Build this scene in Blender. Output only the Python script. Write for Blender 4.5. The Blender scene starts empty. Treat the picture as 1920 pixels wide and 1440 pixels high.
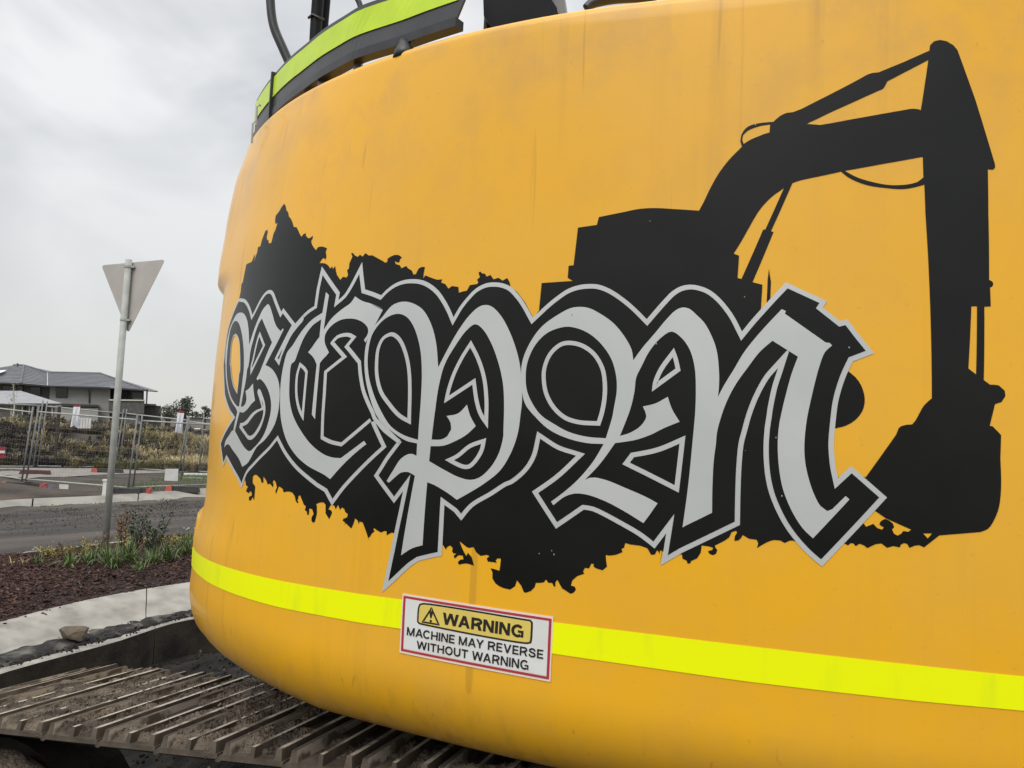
import bpy, bmesh, math, random
import numpy as np
from mathutils import Vector, Matrix
from mathutils.geometry import delaunay_2d_cdt
random.seed(7); rng=np.random.default_rng(7)
scn=bpy.context.scene; COL=scn.collection

# ---------------------------------------------------------------- camera
F=1480.; CZ=1.65
PITCH=math.radians(3.7); ROLL=math.radians(2.8)
f=np.array([0,math.cos(PITCH),math.sin(PITCH)]); _r=np.array([1.,0,0]); _u=np.cross(_r,f)
r=math.cos(ROLL)*_r+math.sin(ROLL)*_u; u=-math.sin(ROLL)*_r+math.cos(ROLL)*_u
C=np.array([0,0,CZ])
def ray(x,y): return (f*F+r*(x-960)-u*(y-720))/F
def at(x,y,z):                       # point of the photo on the level z
    d=ray(x,y); return C+d*((z-CZ)/d[2])
def atd(x,y,D):                      # point of the photo at distance D (along world Y)
    d=ray(x,y); return C+d*(D/d[1])
cd=bpy.data.cameras.new('camera'); cam=bpy.data.objects.new('camera',cd); COL.objects.link(cam)
cam.matrix_world=Matrix(((r[0],u[0],-f[0],0),(r[1],u[1],-f[1],0),(r[2],u[2],-f[2],CZ),(0,0,0,1)))
cd.sensor_width=36; cd.lens=36*F/1920; cd.clip_start=.05; cd.clip_end=4000
scn.camera=cam

# ---------------------------------------------------------------- overcast sky, soft sun behind the camera
SUN_EL,SUN_AZ=math.radians(49),math.radians(205)    # azimuth clockwise from +Y
w=bpy.data.worlds.new('World'); scn.world=w; w.use_nodes=True
nt=w.node_tree; nt.nodes.clear(); N=nt.nodes.new; L=nt.links.new
out=N('ShaderNodeOutputWorld'); bg=N('ShaderNodeBackground'); L(bg.outputs[0],out.inputs[0])
sky=N('ShaderNodeTexSky'); sky.sky_type='NISHITA'; sky.sun_disc=False; sky.sun_elevation=SUN_EL; sky.sun_rotation=SUN_AZ
tc=N('ShaderNodeTexCoord'); mp=N('ShaderNodeMapping'); mp.inputs['Scale'].default_value=(1,1,1.35); mp.inputs['Location'].default_value=(.35,.2,.1); L(tc.outputs['Generated'],mp.inputs[0])
n1=N('ShaderNodeTexNoise'); n1.inputs['Scale'].default_value=3.4; n1.inputs['Detail'].default_value=4; n1.inputs['Roughness'].default_value=.5; n1.inputs['Distortion'].default_value=.5; L(mp.outputs[0],n1.inputs[0])
cr=N('ShaderNodeValToRGB'); L(n1.outputs[0],cr.inputs[0])
e=cr.color_ramp.elements; e[0].position=.30; e[0].color=(.50,.515,.54,1); e[1].position=.6; e[1].color=(.90,.905,.90,1)
sep=N('ShaderNodeSeparateXYZ'); L(tc.outputs['Generated'],sep.inputs[0])
mr=N('ShaderNodeMapRange'); mr.inputs[1].default_value=0.0; mr.inputs[2].default_value=.34; L(sep.outputs[2],mr.inputs[0])
mx=N('ShaderNodeMix'); mx.data_type='RGBA'; L(mr.outputs[0],mx.inputs[0]); mx.inputs[6].default_value=(.665,.66,.64,1); L(cr.outputs[0],mx.inputs[7])
sc=N('ShaderNodeVectorMath'); sc.operation='SCALE'; L(sky.outputs[0],sc.inputs[0]); sc.inputs[3].default_value=.12
cb=N('ShaderNodeVectorMath'); cb.operation='SCALE'; L(mx.outputs[2],cb.inputs[0]); cb.inputs[3].default_value=8.0
zr=N('ShaderNodeMapRange'); zr.inputs[1].default_value=.45; zr.inputs[2].default_value=1; zr.inputs[3].default_value=1; zr.inputs[4].default_value=2.2; L(sep.outputs[2],zr.inputs[0])   # an overcast sky grows brighter towards the zenith
c2=N('ShaderNodeVectorMath'); c2.operation='SCALE'; L(cb.outputs[0],c2.inputs[0]); L(zr.outputs[0],c2.inputs[3])
ad=N('ShaderNodeVectorMath'); ad.operation='ADD'; L(sc.outputs[0],ad.inputs[0]); L(c2.outputs[0],ad.inputs[1])
L(ad.outputs[0],bg.inputs[0]); bg.inputs[1].default_value=.1
sd=bpy.data.lights.new('sun','SUN'); so=bpy.data.objects.new('sun',sd); COL.objects.link(so)
sd.energy=1.5; sd.angle=math.radians(45); sd.color=(1,.97,.92)
sdir=Vector((math.sin(SUN_AZ)*math.cos(SUN_EL),math.cos(SUN_AZ)*math.cos(SUN_EL),math.sin(SUN_EL)))
so.rotation_euler=sdir.to_track_quat('Z','Y').to_euler()
vs=scn.view_settings; vs.view_transform='Standard'; vs.look='None'; vs.exposure=0.25; vs.gamma=1; vs.use_curve_mapping=False

# ---------------------------------------------------------------- materials
def mat(name,col,rough=.6,metal=0,rot=0,col2=None,scale=5,stretch=(1,1,1),bump=0,bscale=None,coat=0,coatr=.2,thr=(.35,.65),detail=6,spec=.5,rough2=None,bdist=.01,space='Object'):
    m=bpy.data.materials.new(name); m.use_nodes=True; t=m.node_tree; b=t.nodes['Principled BSDF']
    b.inputs['Base Color'].default_value=(*col,1); b.inputs['Roughness'].default_value=rough; b.inputs['Metallic'].default_value=metal
    b.inputs['Specular IOR Level'].default_value=spec
    if coat: b.inputs['Coat Weight'].default_value=coat; b.inputs['Coat Roughness'].default_value=coatr
    tcn=t.nodes.new('ShaderNodeTexCoord'); mpn=t.nodes.new('ShaderNodeMapping'); mpn.inputs['Scale'].default_value=stretch
    if rot:
        mq=t.nodes.new('ShaderNodeMapping'); mq.inputs['Rotation'].default_value=(0,0,rot); t.links.new(tcn.outputs[space],mq.inputs[0]); t.links.new(mq.outputs[0],mpn.inputs[0])
    else: t.links.new(tcn.outputs[space],mpn.inputs[0])
    if col2:
        n=t.nodes.new('ShaderNodeTexNoise'); n.inputs['Scale'].default_value=scale; n.inputs['Detail'].default_value=detail; t.links.new(mpn.outputs[0],n.inputs[0])
        c=t.nodes.new('ShaderNodeValToRGB'); c.color_ramp.elements[0].position=thr[0]; c.color_ramp.elements[1].position=thr[1]
        c.color_ramp.elements[0].color=(*col,1); c.color_ramp.elements[1].color=(*col2,1); t.links.new(n.outputs[0],c.inputs[0]); t.links.new(c.outputs[0],b.inputs['Base Color'])
        if rough2 is not None:
            q=t.nodes.new('ShaderNodeMapRange'); q.inputs[1].default_value=thr[0]; q.inputs[2].default_value=thr[1]; q.inputs[3].default_value=rough; q.inputs[4].default_value=rough2
            t.links.new(n.outputs[0],q.inputs[0]); t.links.new(q.outputs[0],b.inputs['Roughness'])
    if bump:
        n=t.nodes.new('ShaderNodeTexNoise'); n.inputs['Scale'].default_value=bscale or scale*3; n.inputs['Detail'].default_value=8; t.links.new(mpn.outputs[0],n.inputs[0])
        bp=t.nodes.new('ShaderNodeBump'); bp.inputs['Strength'].default_value=bump; bp.inputs['Distance'].default_value=bdist; t.links.new(n.outputs[0],bp.inputs['Height']); t.links.new(bp.outputs[0],b.inputs['Normal'])
    return m
def lin(c): return tuple(((v/255+.055)/1.055)**2.4 if v>10 else v/255/12.92 for v in c)

def paint():
    m=mat('machine_yellow_paint',(.80,.40,.028),.38,coat=.28,coatr=.10,spec=.4); t=m.node_tree; b=t.nodes['Principled BSDF']; Nn=t.nodes.new; Lk=t.links.new
    g=Nn('ShaderNodeNewGeometry'); sp=Nn('ShaderNodeSeparateXYZ'); Lk(g.outputs['Position'],sp.inputs[0])
    # faded patches
    n=Nn('ShaderNodeTexNoise'); n.inputs['Scale'].default_value=2.2; n.inputs['Detail'].default_value=5; Lk(g.outputs['Position'],n.inputs[0])
    mixa=Nn('ShaderNodeMix'); mixa.data_type='RGBA'; mixa.inputs[6].default_value=(.88,.448,.018,1); mixa.inputs[7].default_value=(.84,.445,.036,1)
    r1=Nn('ShaderNodeMapRange'); r1.inputs[1].default_value=.4; r1.inputs[2].default_value=.68; Lk(n.outputs[0],r1.inputs[0]); Lk(r1.outputs[0],mixa.inputs[0])
    # vertical dirt runs
    mpn=Nn('ShaderNodeMapping'); mpn.inputs['Scale'].default_value=(26,26,.7); Lk(g.outputs['Position'],mpn.inputs[0])
    n2=Nn('ShaderNodeTexNoise'); n2.inputs['Scale'].default_value=1; n2.inputs['Detail'].default_value=4; Lk(mpn.outputs[0],n2.inputs[0])
    r2=Nn('ShaderNodeMapRange'); r2.inputs[1].default_value=.54; r2.inputs[2].default_value=.74; Lk(n2.outputs[0],r2.inputs[0])
    n3=Nn('ShaderNodeTexNoise'); n3.inputs['Scale'].default_value=1.7; Lk(g.outputs['Position'],n3.inputs[0])
    r3=Nn('ShaderNodeMapRange'); r3.inputs[1].default_value=.40; r3.inputs[2].default_value=.60; Lk(n3.outputs[0],r3.inputs[0])
    # stains gather under the top edge and at the lower rim
    zt=Nn('ShaderNodeMapRange'); zt.inputs[1].default_value=CZ+.45; zt.inputs[2].default_value=CZ+.93; zt.inputs[3].default_value=.25; zt.inputs[4].default_value=1; Lk(sp.outputs[2],zt.inputs[0])
    zb=Nn('ShaderNodeMapRange'); zb.inputs[1].default_value=CZ-.38; zb.inputs[2].default_value=CZ-.72; zb.inputs[3].default_value=0; zb.inputs[4].default_value=.8; Lk(sp.outputs[2],zb.inputs[0])
    mxx=Nn('ShaderNodeMath'); mxx.operation='MAXIMUM'; Lk(zt.outputs[0],mxx.inputs[0]); Lk(zb.outputs[0],mxx.inputs[1])
    m1=Nn('ShaderNodeMath'); m1.operation='MULTIPLY'; Lk(r2.outputs[0],m1.inputs[0]); Lk(r3.outputs[0],m1.inputs[1])
    m2=Nn('ShaderNodeMath'); m2.operation='MULTIPLY'; Lk(m1.outputs[0],m2.inputs[0]); Lk(mxx.outputs[0],m2.inputs[1])
    m3=Nn('ShaderNodeMath'); m3.operation='MULTIPLY'; Lk(m2.outputs[0],m3.inputs[0]); m3.inputs[1].default_value=.5
    mixb=Nn('ShaderNodeMix'); mixb.data_type='RGBA'; Lk(m3.outputs[0],mixb.inputs[0]); Lk(mixa.outputs[2],mixb.inputs[6]); mixb.inputs[7].default_value=(.30,.15,.045,1)
    # fine dust specks
    v=Nn('ShaderNodeTexNoise'); v.inputs['Scale'].default_value=70; v.inputs['Detail'].default_value=3; Lk(g.outputs['Position'],v.inputs[0])
    r4=Nn('ShaderNodeMapRange'); r4.inputs[1].default_value=.68; r4.inputs[2].default_value=.78; r4.inputs[4].default_value=.35; Lk(v.outputs[0],r4.inputs[0])
    mixc=Nn('ShaderNodeMix'); mixc.data_type='RGBA'; Lk(r4.outputs[0],mixc.inputs[0]); Lk(mixb.outputs[2],mixc.inputs[6]); mixc.inputs[7].default_value=(.55,.30,.06,1)
    # a few long thin water runs
    mpr=Nn('ShaderNodeMapping'); mpr.inputs['Scale'].default_value=(46,46,.33); Lk(g.outputs['Position'],mpr.inputs[0])
    n6=Nn('ShaderNodeTexNoise'); n6.inputs['Scale'].default_value=1; n6.inputs['Detail'].default_value=2; n6.inputs['Distortion'].default_value=.25; Lk(mpr.outputs[0],n6.inputs[0])
    r6=Nn('ShaderNodeMapRange'); r6.inputs[1].default_value=.69; r6.inputs[2].default_value=.735; r6.inputs[4].default_value=.32; Lk(n6.outputs[0],r6.inputs[0])
    mixd=Nn('ShaderNodeMix'); mixd.data_type='RGBA'; Lk(r6.outputs[0],mixd.inputs[0]); Lk(mixc.outputs[2],mixd.inputs[6]); mixd.inputs[7].default_value=(.34,.16,.03,1)
    # cloudy film of dust, strongest under the rim and along the tail's left corner
    n7=Nn('ShaderNodeTexNoise'); n7.inputs['Scale'].default_value=5.5; n7.inputs['Detail'].default_value=9; n7.inputs['Roughness'].default_value=.65; Lk(g.outputs['Position'],n7.inputs[0])
    r7=Nn('ShaderNodeMapRange'); r7.inputs[1].default_value=.46; r7.inputs[2].default_value=.72; r7.inputs[4].default_value=.55; Lk(n7.outputs[0],r7.inputs[0])
    m7=Nn('ShaderNodeMath'); m7.operation='MULTIPLY'; Lk(r7.outputs[0],m7.inputs[0]); Lk(mxx.outputs[0],m7.inputs[1])
    mixe=Nn('ShaderNodeMix'); mixe.data_type='RGBA'; Lk(m7.outputs[0],mixe.inputs[0]); Lk(mixd.outputs[2],mixe.inputs[6]); mixe.inputs[7].default_value=(.52,.30,.11,1)
    Lk(mixe.outputs[2],b.inputs['Base Color'])
    rr=Nn('ShaderNodeMapRange'); rr.inputs[1].default_value=.3; rr.inputs[2].default_value=.7; rr.inputs[3].default_value=.28; rr.inputs[4].default_value=.45; Lk(n.outputs[0],rr.inputs[0]); Lk(rr.outputs[0],b.inputs['Roughness'])
    bp=Nn('ShaderNodeBump'); bp.inputs['Strength'].default_value=.08; bp.inputs['Distance'].default_value=.004; n5=Nn('ShaderNodeTexNoise'); n5.inputs['Scale'].default_value=9; Lk(g.outputs['Position'],n5.inputs[0]); Lk(n5.outputs[0],bp.inputs['Height']); Lk(bp.outputs[0],b.inputs['Normal'])
    return m
M=dict(
 yellow=paint(),
 black=mat('black_vinyl',(.004,.0045,.004),.33,col2=(.007,.008,.007),scale=6,spec=.27,bump=.03,bscale=300,bdist=.0005),
 silver=mat('silver_vinyl',(.54,.56,.56),.40,col2=(.60,.615,.615),scale=5,metal=.25,bump=.05,bscale=500,bdist=.0005),
 cream=mat('sign_edge_film',(.86,.70,.58),.4), white=mat('sign_white_film',(.74,.75,.74),.38,col2=(.66,.64,.58),scale=9,thr=(.5,.8)),
 red=mat('sign_red_ink',(.42,.035,.06),.4), amber=mat('sign_yellow_ink',(.80,.62,.13),.4,col2=(.72,.55,.13),scale=12),
 ink=mat('sign_black_ink',(.02,.018,.015),.4),
 tape=mat('fluorescent_tape',(.93,1.0,.0),.35,col2=(.78,.88,.01),scale=9,stretch=(3,3,.5),coat=.15,coatr=.2,thr=(.56,.82),spec=.3,bump=.15,bscale=350,bdist=.0006,detail=9),
 tape2=mat('green_reflective_tape',(.60,.82,.03),.35,col2=(.53,.74,.03),scale=14),
 rail=mat('dark_grey_rail_paint',(.045,.047,.052),.4,col2=(.065,.065,.07),scale=9),
 rubber=mat('black_rubber_hose',(.018,.019,.022),.38,col2=(.03,.03,.035),scale=20),
 worn=mat('rubbed_bright_steel',(.46,.41,.34),.5,metal=.15,col2=(.12,.10,.075),scale=16,thr=(.48,.60)),
 steel=mat('worn_track_steel',(.045,.037,.03),.8,spec=.2,col2=(.12,.098,.075),scale=14,bump=.3,bscale=60,bdist=.003,rough2=.8),
 mud=mat('dried_mud',(.040,.030,.022),.95,col2=(.19,.15,.11),scale=14,bump=1,bscale=90,bdist=.02,thr=(.36,.66),detail=12),
 dark=mat('greasy_dark_steel',(.010,.009,.008),.7,col2=(.03,.023,.017),scale=12,bump=.4,bscale=40),
 soil=mat('dark_wet_soil',(.008,.008,.0075),.9,spec=.15,col2=(.035,.030,.025),scale=4,bump=1,bscale=22,bdist=.05,detail=10),
 road=mat('muddy_asphalt',(.017,.014,.012),.6,rot=math.radians(28),col2=(.095,.080,.068),scale=1.5,stretch=(1.5,.22,1),bump=1,bscale=10,bdist=.05,detail=12,rough2=.95,thr=(.38,.62),spec=.35),
 concrete=mat('kerb_concrete',(.37,.35,.31),.9,col2=(.21,.197,.17),scale=5.5,thr=(.36,.74),bump=.5,bscale=60,bdist=.003,detail=10),
 grime=mat('gutter_grime',(.014,.012,.010),.95,col2=(.13,.12,.105),scale=7,bump=1,bscale=30,bdist=.02,thr=(.5,.72),detail=10),
 mulch=mat('bark_mulch',(.010,.005,.004),.95,col2=(.032,.014,.011),scale=40,thr=(.35,.7)),mulchc=mat('red_bark_chips',(.030,.013,.010),.9,col2=(.085,.036,.026),scale=30,thr=(.4,.6)),
 mulch2=mat('pale_bark_chips',(.14,.085,.06),.95,col2=(.07,.04,.03),scale=40),
 verge=mat('bare_verge_soil',(.033,.026,.021),.95,col2=(.085,.066,.05),scale=1.3,bump=1,bscale=9,bdist=.08,detail=10),
 field=mat('field_soil',(.06,.055,.035),.95,col2=(.12,.10,.055),scale=.6,bump=1,bscale=4,bdist=.1,detail=9),
 path=mat('pale_gravel',(.27,.25,.22),.9,col2=(.19,.175,.155),scale=6,bump=.5,bscale=30),
 galv=mat('galvanised_steel',(.42,.43,.40),.6,col2=(.33,.34,.32),scale=9),
 galvd=mat('weathered_fence_pipe',(.20,.205,.205),.6,col2=(.14,.145,.15),scale=7),
 signback=mat('bare_aluminium_sign_back',(.44,.42,.39),.6,col2=(.38,.36,.335),scale=4),
 rock=mat('clay_rock',(.085,.068,.05),.95,col2=(.16,.125,.09),scale=12,bump=.8,bscale=30,bdist=.01),
 leaf=mat('strappy_green_leaf',(.07,.115,.03),.5,col2=(.17,.22,.08),scale=8),
 leafd=mat('dark_green_leaf',(.025,.042,.018),.6,col2=(.05,.07,.03),scale=8),
 straw=mat('dry_straw_grass',(.52,.43,.24),.9,col2=(.30,.25,.13),scale=1.1,detail=4,thr=(.42,.58)),
 olive=mat('olive_weeds',(.09,.095,.04),.9,col2=(.22,.20,.09),scale=1.1,detail=4,thr=(.42,.58)),
 weed=mat('dark_dead_weeds',(.045,.036,.036),.95,col2=(.09,.066,.06),scale=.6,detail=3),
 yleaf=mat('yellow_variegated_leaf',(.45,.36,.09),.6,col2=(.22,.20,.06),scale=12),
 rleaf=mat('rusty_brown_leaf',(.12,.06,.03),.7,col2=(.2,.12,.05),scale=12),
 petal=mat('white_petal',(.75,.74,.68),.6), bark=mat('dark_twig_bark',(.04,.03,.022),.9,col2=(.07,.055,.04),scale=20),
 roofd=mat('tile_shadow_gap',(.06,.062,.07),.8),  # dark tone for the painted shadow gaps between roof tile courses
 roof=mat('slate_grey_roof_tile',(.135,.14,.155),.75,col2=(.175,.18,.195),scale=1.2),
 roofl=mat('pale_grey_roof_tile',(.25,.255,.265),.75,col2=(.30,.30,.31),scale=1.2),
 flash=mat('white_valley_flashing',(.8,.8,.8),.4), fascia=mat('charcoal_fascia',(.03,.03,.033),.5),
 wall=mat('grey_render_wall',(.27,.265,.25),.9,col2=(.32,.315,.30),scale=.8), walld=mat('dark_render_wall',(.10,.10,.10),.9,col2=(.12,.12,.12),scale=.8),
 brick=mat('charcoal_brick',(.075,.072,.07),.9,col2=(.11,.105,.10),scale=3),
 glass=mat('window_glass',(.012,.014,.017),.12), cream2=mat('cream_post_paint',(.55,.53,.48),.7),
 orange=mat('orange_plastic_end',(.42,.075,.05),.7,col2=(.28,.05,.035),scale=10), blk=mat('black_rubber_block',(.02,.02,.02),.8,col2=(.045,.04,.035),scale=6),
 maroon=mat('maroon_block',(.10,.03,.03),.8,col2=(.06,.03,.03),scale=8),
 board=mat('white_corflute',(.62,.62,.60),.6,col2=(.5,.5,.48),scale=3), rcloth=mat('red_cloth',(.26,.03,.045),.85), wcloth=mat('white_cloth',(.68,.70,.74),.8),
 violet=mat('violet_petal',(.16,.10,.45),.7), timber=mat('dark_timber_post',(.03,.026,.024),.9,col2=(.05,.04,.035),scale=6),
 concf=mat('weathered_kerb_concrete',(.30,.285,.25),.9,col2=(.20,.19,.165),scale=2.2,bump=.5,bscale=40,thr=(.4,.7)),
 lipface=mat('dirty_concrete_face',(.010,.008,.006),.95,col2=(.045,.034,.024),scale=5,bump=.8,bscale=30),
 tree=mat('far_tree_leaf',(.07,.08,.055),.8,col2=(.12,.13,.09),scale=.6,detail=3), lens2=mat('pale_dried_speck',(.30,.29,.27),.4), lens=mat('grey_housing',(.16,.17,.18),.4),  # far tree leaf is lightened to grey-green: distance haze put into the colour
 boxm=mat('black_plastic_housing',(.004,.005,.006),.5,spec=.15,col2=(.009,.010,.012),scale=6),
)
# ---------------------------------------------------------------- helpers
def link(o,parent=None,label=None,cat=None,group=None,kind=None):
    COL.objects.link(o)
    if parent is not None: o.parent=parent
    if label:o['label']=label
    if cat:o['category']=cat
    if group:o['group']=group
    if kind:o['kind']=kind
    return o
def mesh(name,V,Fc,m,parent=None,smooth=False,norm=None,mi=None,**k):
    me=bpy.data.meshes.new(name); me.from_pydata([tuple(map(float,v)) for v in V],[],[tuple(map(int,q)) for q in Fc])
    for mm in (m if isinstance(m,list) else [m]): me.materials.append(mm)
    if mi is not None: me.polygons.foreach_set('material_index',list(map(int,mi)))
    if smooth: me.polygons.foreach_set('use_smooth',[True]*len(me.polygons))
    me.update()
    if norm is not None: me.normals_split_custom_set_from_vertices([tuple(map(float,n)) for n in norm])
    return link(bpy.data.objects.new(name,me),parent,**k)
def thing(name,loc=(0,0,0),label=None,cat=None,group=None,kind=None,parent=None):
    o=bpy.data.objects.new(name,None); o.location=tuple(map(float,loc)); o.empty_display_size=.1
    return link(o,parent,label,cat,group,kind)
class MB:
    def __init__(s): s.V=[];s.F=[];s.M=[]
    def add(s,V,Fc,m=0):
        b=len(s.V); s.V+= [tuple(map(float,v)) for v in V]; s.F+=[tuple(i+b for i in q) for q in Fc]; s.M+=[m]*len(Fc)
    def box(s,c,size,R=None,m=0,taper=1.):
        R=np.eye(3) if R is None else R; P=[]
        for dz in (-.5,.5):
            k=taper if dz>0 else 1
            for dx,dy in ((-.5,-.5),(.5,-.5),(.5,.5),(-.5,.5)): P.append(np.array(c)+R@np.array([dx*size[0]*k,dy*size[1]*k,dz*size[2]]))
        s.add(P,[(3,2,1,0),(4,5,6,7),(0,1,5,4),(1,2,6,5),(2,3,7,6),(3,0,4,7)],m)
    def tube(s,pts,rad,n=8,m=0,cap=True):
        pts=[np.array(p,float) for p in pts]; k=len(pts); rr=rad if hasattr(rad,'__len__') else [rad]*k; ref=None;V=[]
        for i,p in enumerate(pts):
            d=(pts[min(i+1,k-1)]-pts[max(i-1,0)]); d/=np.linalg.norm(d)+1e-9
            if ref is None: ref=np.array([0,0,1.]) if abs(d[2])<.9 else np.array([1.,0,0])
            a=ref-d*(ref@d); a/=np.linalg.norm(a)+1e-9; b=np.cross(d,a); ref=a
            for j in range(n):
                t=2*math.pi*j/n; V.append(p+rr[i]*(math.cos(t)*a+math.sin(t)*b))
        Fc=[(i*n+j,i*n+(j+1)%n,(i+1)*n+(j+1)%n,(i+1)*n+j) for i in range(k-1) for j in range(n)]
        if cap: Fc+=[tuple(range(n))[::-1],tuple(range((k-1)*n,k*n))]
        s.add(V,Fc,m)
    def build(s,name,m,parent=None,smooth=False,**k):
        return mesh(name,s.V,s.F,m,parent,smooth,mi=s.M if isinstance(m,list) else None,**k)
def sub(P,o): return [tuple(np.array(p)-np.array(o)) for p in P]
def noise2(x,y,s=1.0,seed=0):
    x=np.asarray(x,float)/s; y=np.asarray(y,float)/s
    xi=np.floor(x).astype(int); yi=np.floor(y).astype(int); xf=x-xi; yf=y-yi
    def h(a,b):
        n=(a*374761393+b*668265263+seed*974711)&0x7fffffff; n=((n^(n>>13))*1274126177)&0x7fffffff; return ((n^(n>>16))&0xffff)/65535.
    uu=xf*xf*(3-2*xf); vv=yf*yf*(3-2*yf)
    return (h(xi,yi)*(1-uu)+h(xi+1,yi)*uu)*(1-vv)+(h(xi,yi+1)*(1-uu)+h(xi+1,yi+1)*uu)*vv
def fbm(x,y,s,o=4,seed=0):
    t=0;a=1;n=0
    for k in range(o): t=t+a*noise2(x,y,s/2**k,seed+k); n+=a; a*=.5
    return t/n

# ---------------------------------------------------------------- counterweight surface (t = heading of the normal, z = height)
LP=(1.9523,6.4679,5.1664,.9953,.4897); UP=(1.6121,5.8089,4.4569,1.8082,.3265)
ZL=CZ-.41; ZU=CZ+.91
TMIN=-.30; TSIDE=1.42   # normal angle: right end .. start of straight side
AH,BV,ZB=.17,.2,CZ-.728
def zbot(t): return ZB+.042*ss(.2,.95,t)   # underside fillet half widths, lowest z
SH=1.375; STEP=2.085
ET=[(1.0,.01),(1.1,.006),(1.2,.004),(1.30,.003),(SH,-.010),(1.45,-.016),(1.55,-.011),(1.65,-.004),(1.75,.001),(1.85,.006),(1.95,.008),(2.05,.012),(STEP,.016),(2.15,.019),(2.25,.018),(2.35,.022),(2.35,.022),(2.45,.024),(2.56,.020)]
EP=[(1.0,.012),(1.1,.004),(1.2,.001),(1.3,.004),(SH-.012,.009),(SH+.012,-.007),(1.45,0),(STEP-.012,-.002),(STEP+.008,.017),(2.15,.019),(2.3,.019),(2.45,.012),(2.56,.0)]
def curve(p,t):
    ax,ay,R,r,t1=p
    n=np.array([-math.sin(t),-math.cos(t)])
    if t<t1: return np.array([ax,ay])+R*n
    c=np.array([ax,ay])+(R-r)*np.array([-math.sin(t1),-math.cos(t1)])
    return c+r*n
def ss(a,b,x):
    x=min(1,max(0,(x-a)/(b-a)));return x*x*(3-2*x)
def lin(T,z):
    if z<=T[0][0]:return T[0][1]
    for (a,u),(b,v) in zip(T,T[1:]):
        if z<=b: return u+(v-u)*(z-a)/(b-a)
    return T[-1][1]
KP=1.7
def S(t,z):
    k=max(0,(z-ZL)/(ZU-ZL))**KP; k=min(k,1)
    P=(1-k)*curve(LP,t)+k*curve(UP,t)
    n=np.array([-math.sin(t),-math.cos(t)])
    e=lin(ET,z)*ss(.55,1.12,t)+lin(EP,z)*(ss(1.13,1.17,t) if z<1.7 else ss(1.02,1.2,t))
    zb=zbot(t); zc=zb+BV
    if z<zc:
        q=min(1,(zc-z)/BV); e-=AH*(1-math.sqrt(max(0,1-q*q)))
    P=P+n*e
    return np.array([P[0],P[1],z])

TC=.2
def S2(t,z):                                            # whole plan: the right half mirrors the left about the rear centre line
    if t>=TC: return S(t,z)
    P=S(2*TC-t,z); A=S(TC,z); n=np.array([-math.sin(TC),-math.cos(TC)]); tg=np.array([-n[1],n[0]])
    v=P[:2]-A[:2]; a=v@tg; return np.array([P[0]-2*a*tg[0],P[1]-2*a*tg[1],z])
def nrm(t,z):
    h=1e-3; a=S2(t+h,z)-S2(t-h,z); b=S2(t,z+h)-S2(t,z-h); n=np.cross(a,b); n/=np.linalg.norm(n)
    k=np.array([-math.sin(t),-math.cos(t),0]); return n if n@k>0 else -n
_ts=np.arange(-1.2,1.9,.002); _P=np.array([S(t,CZ+.1)[:2] for t in _ts]); _s=np.concatenate([[0],np.cumsum(np.hypot(*(np.diff(_P,axis=0).T)))]); _s-=np.interp(.2,_ts,_s)
def onsurf(s,z,off):
    t=float(np.interp(s,_s,_ts)); n=nrm(t,z); return S(t,z)+n*off,n
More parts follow.
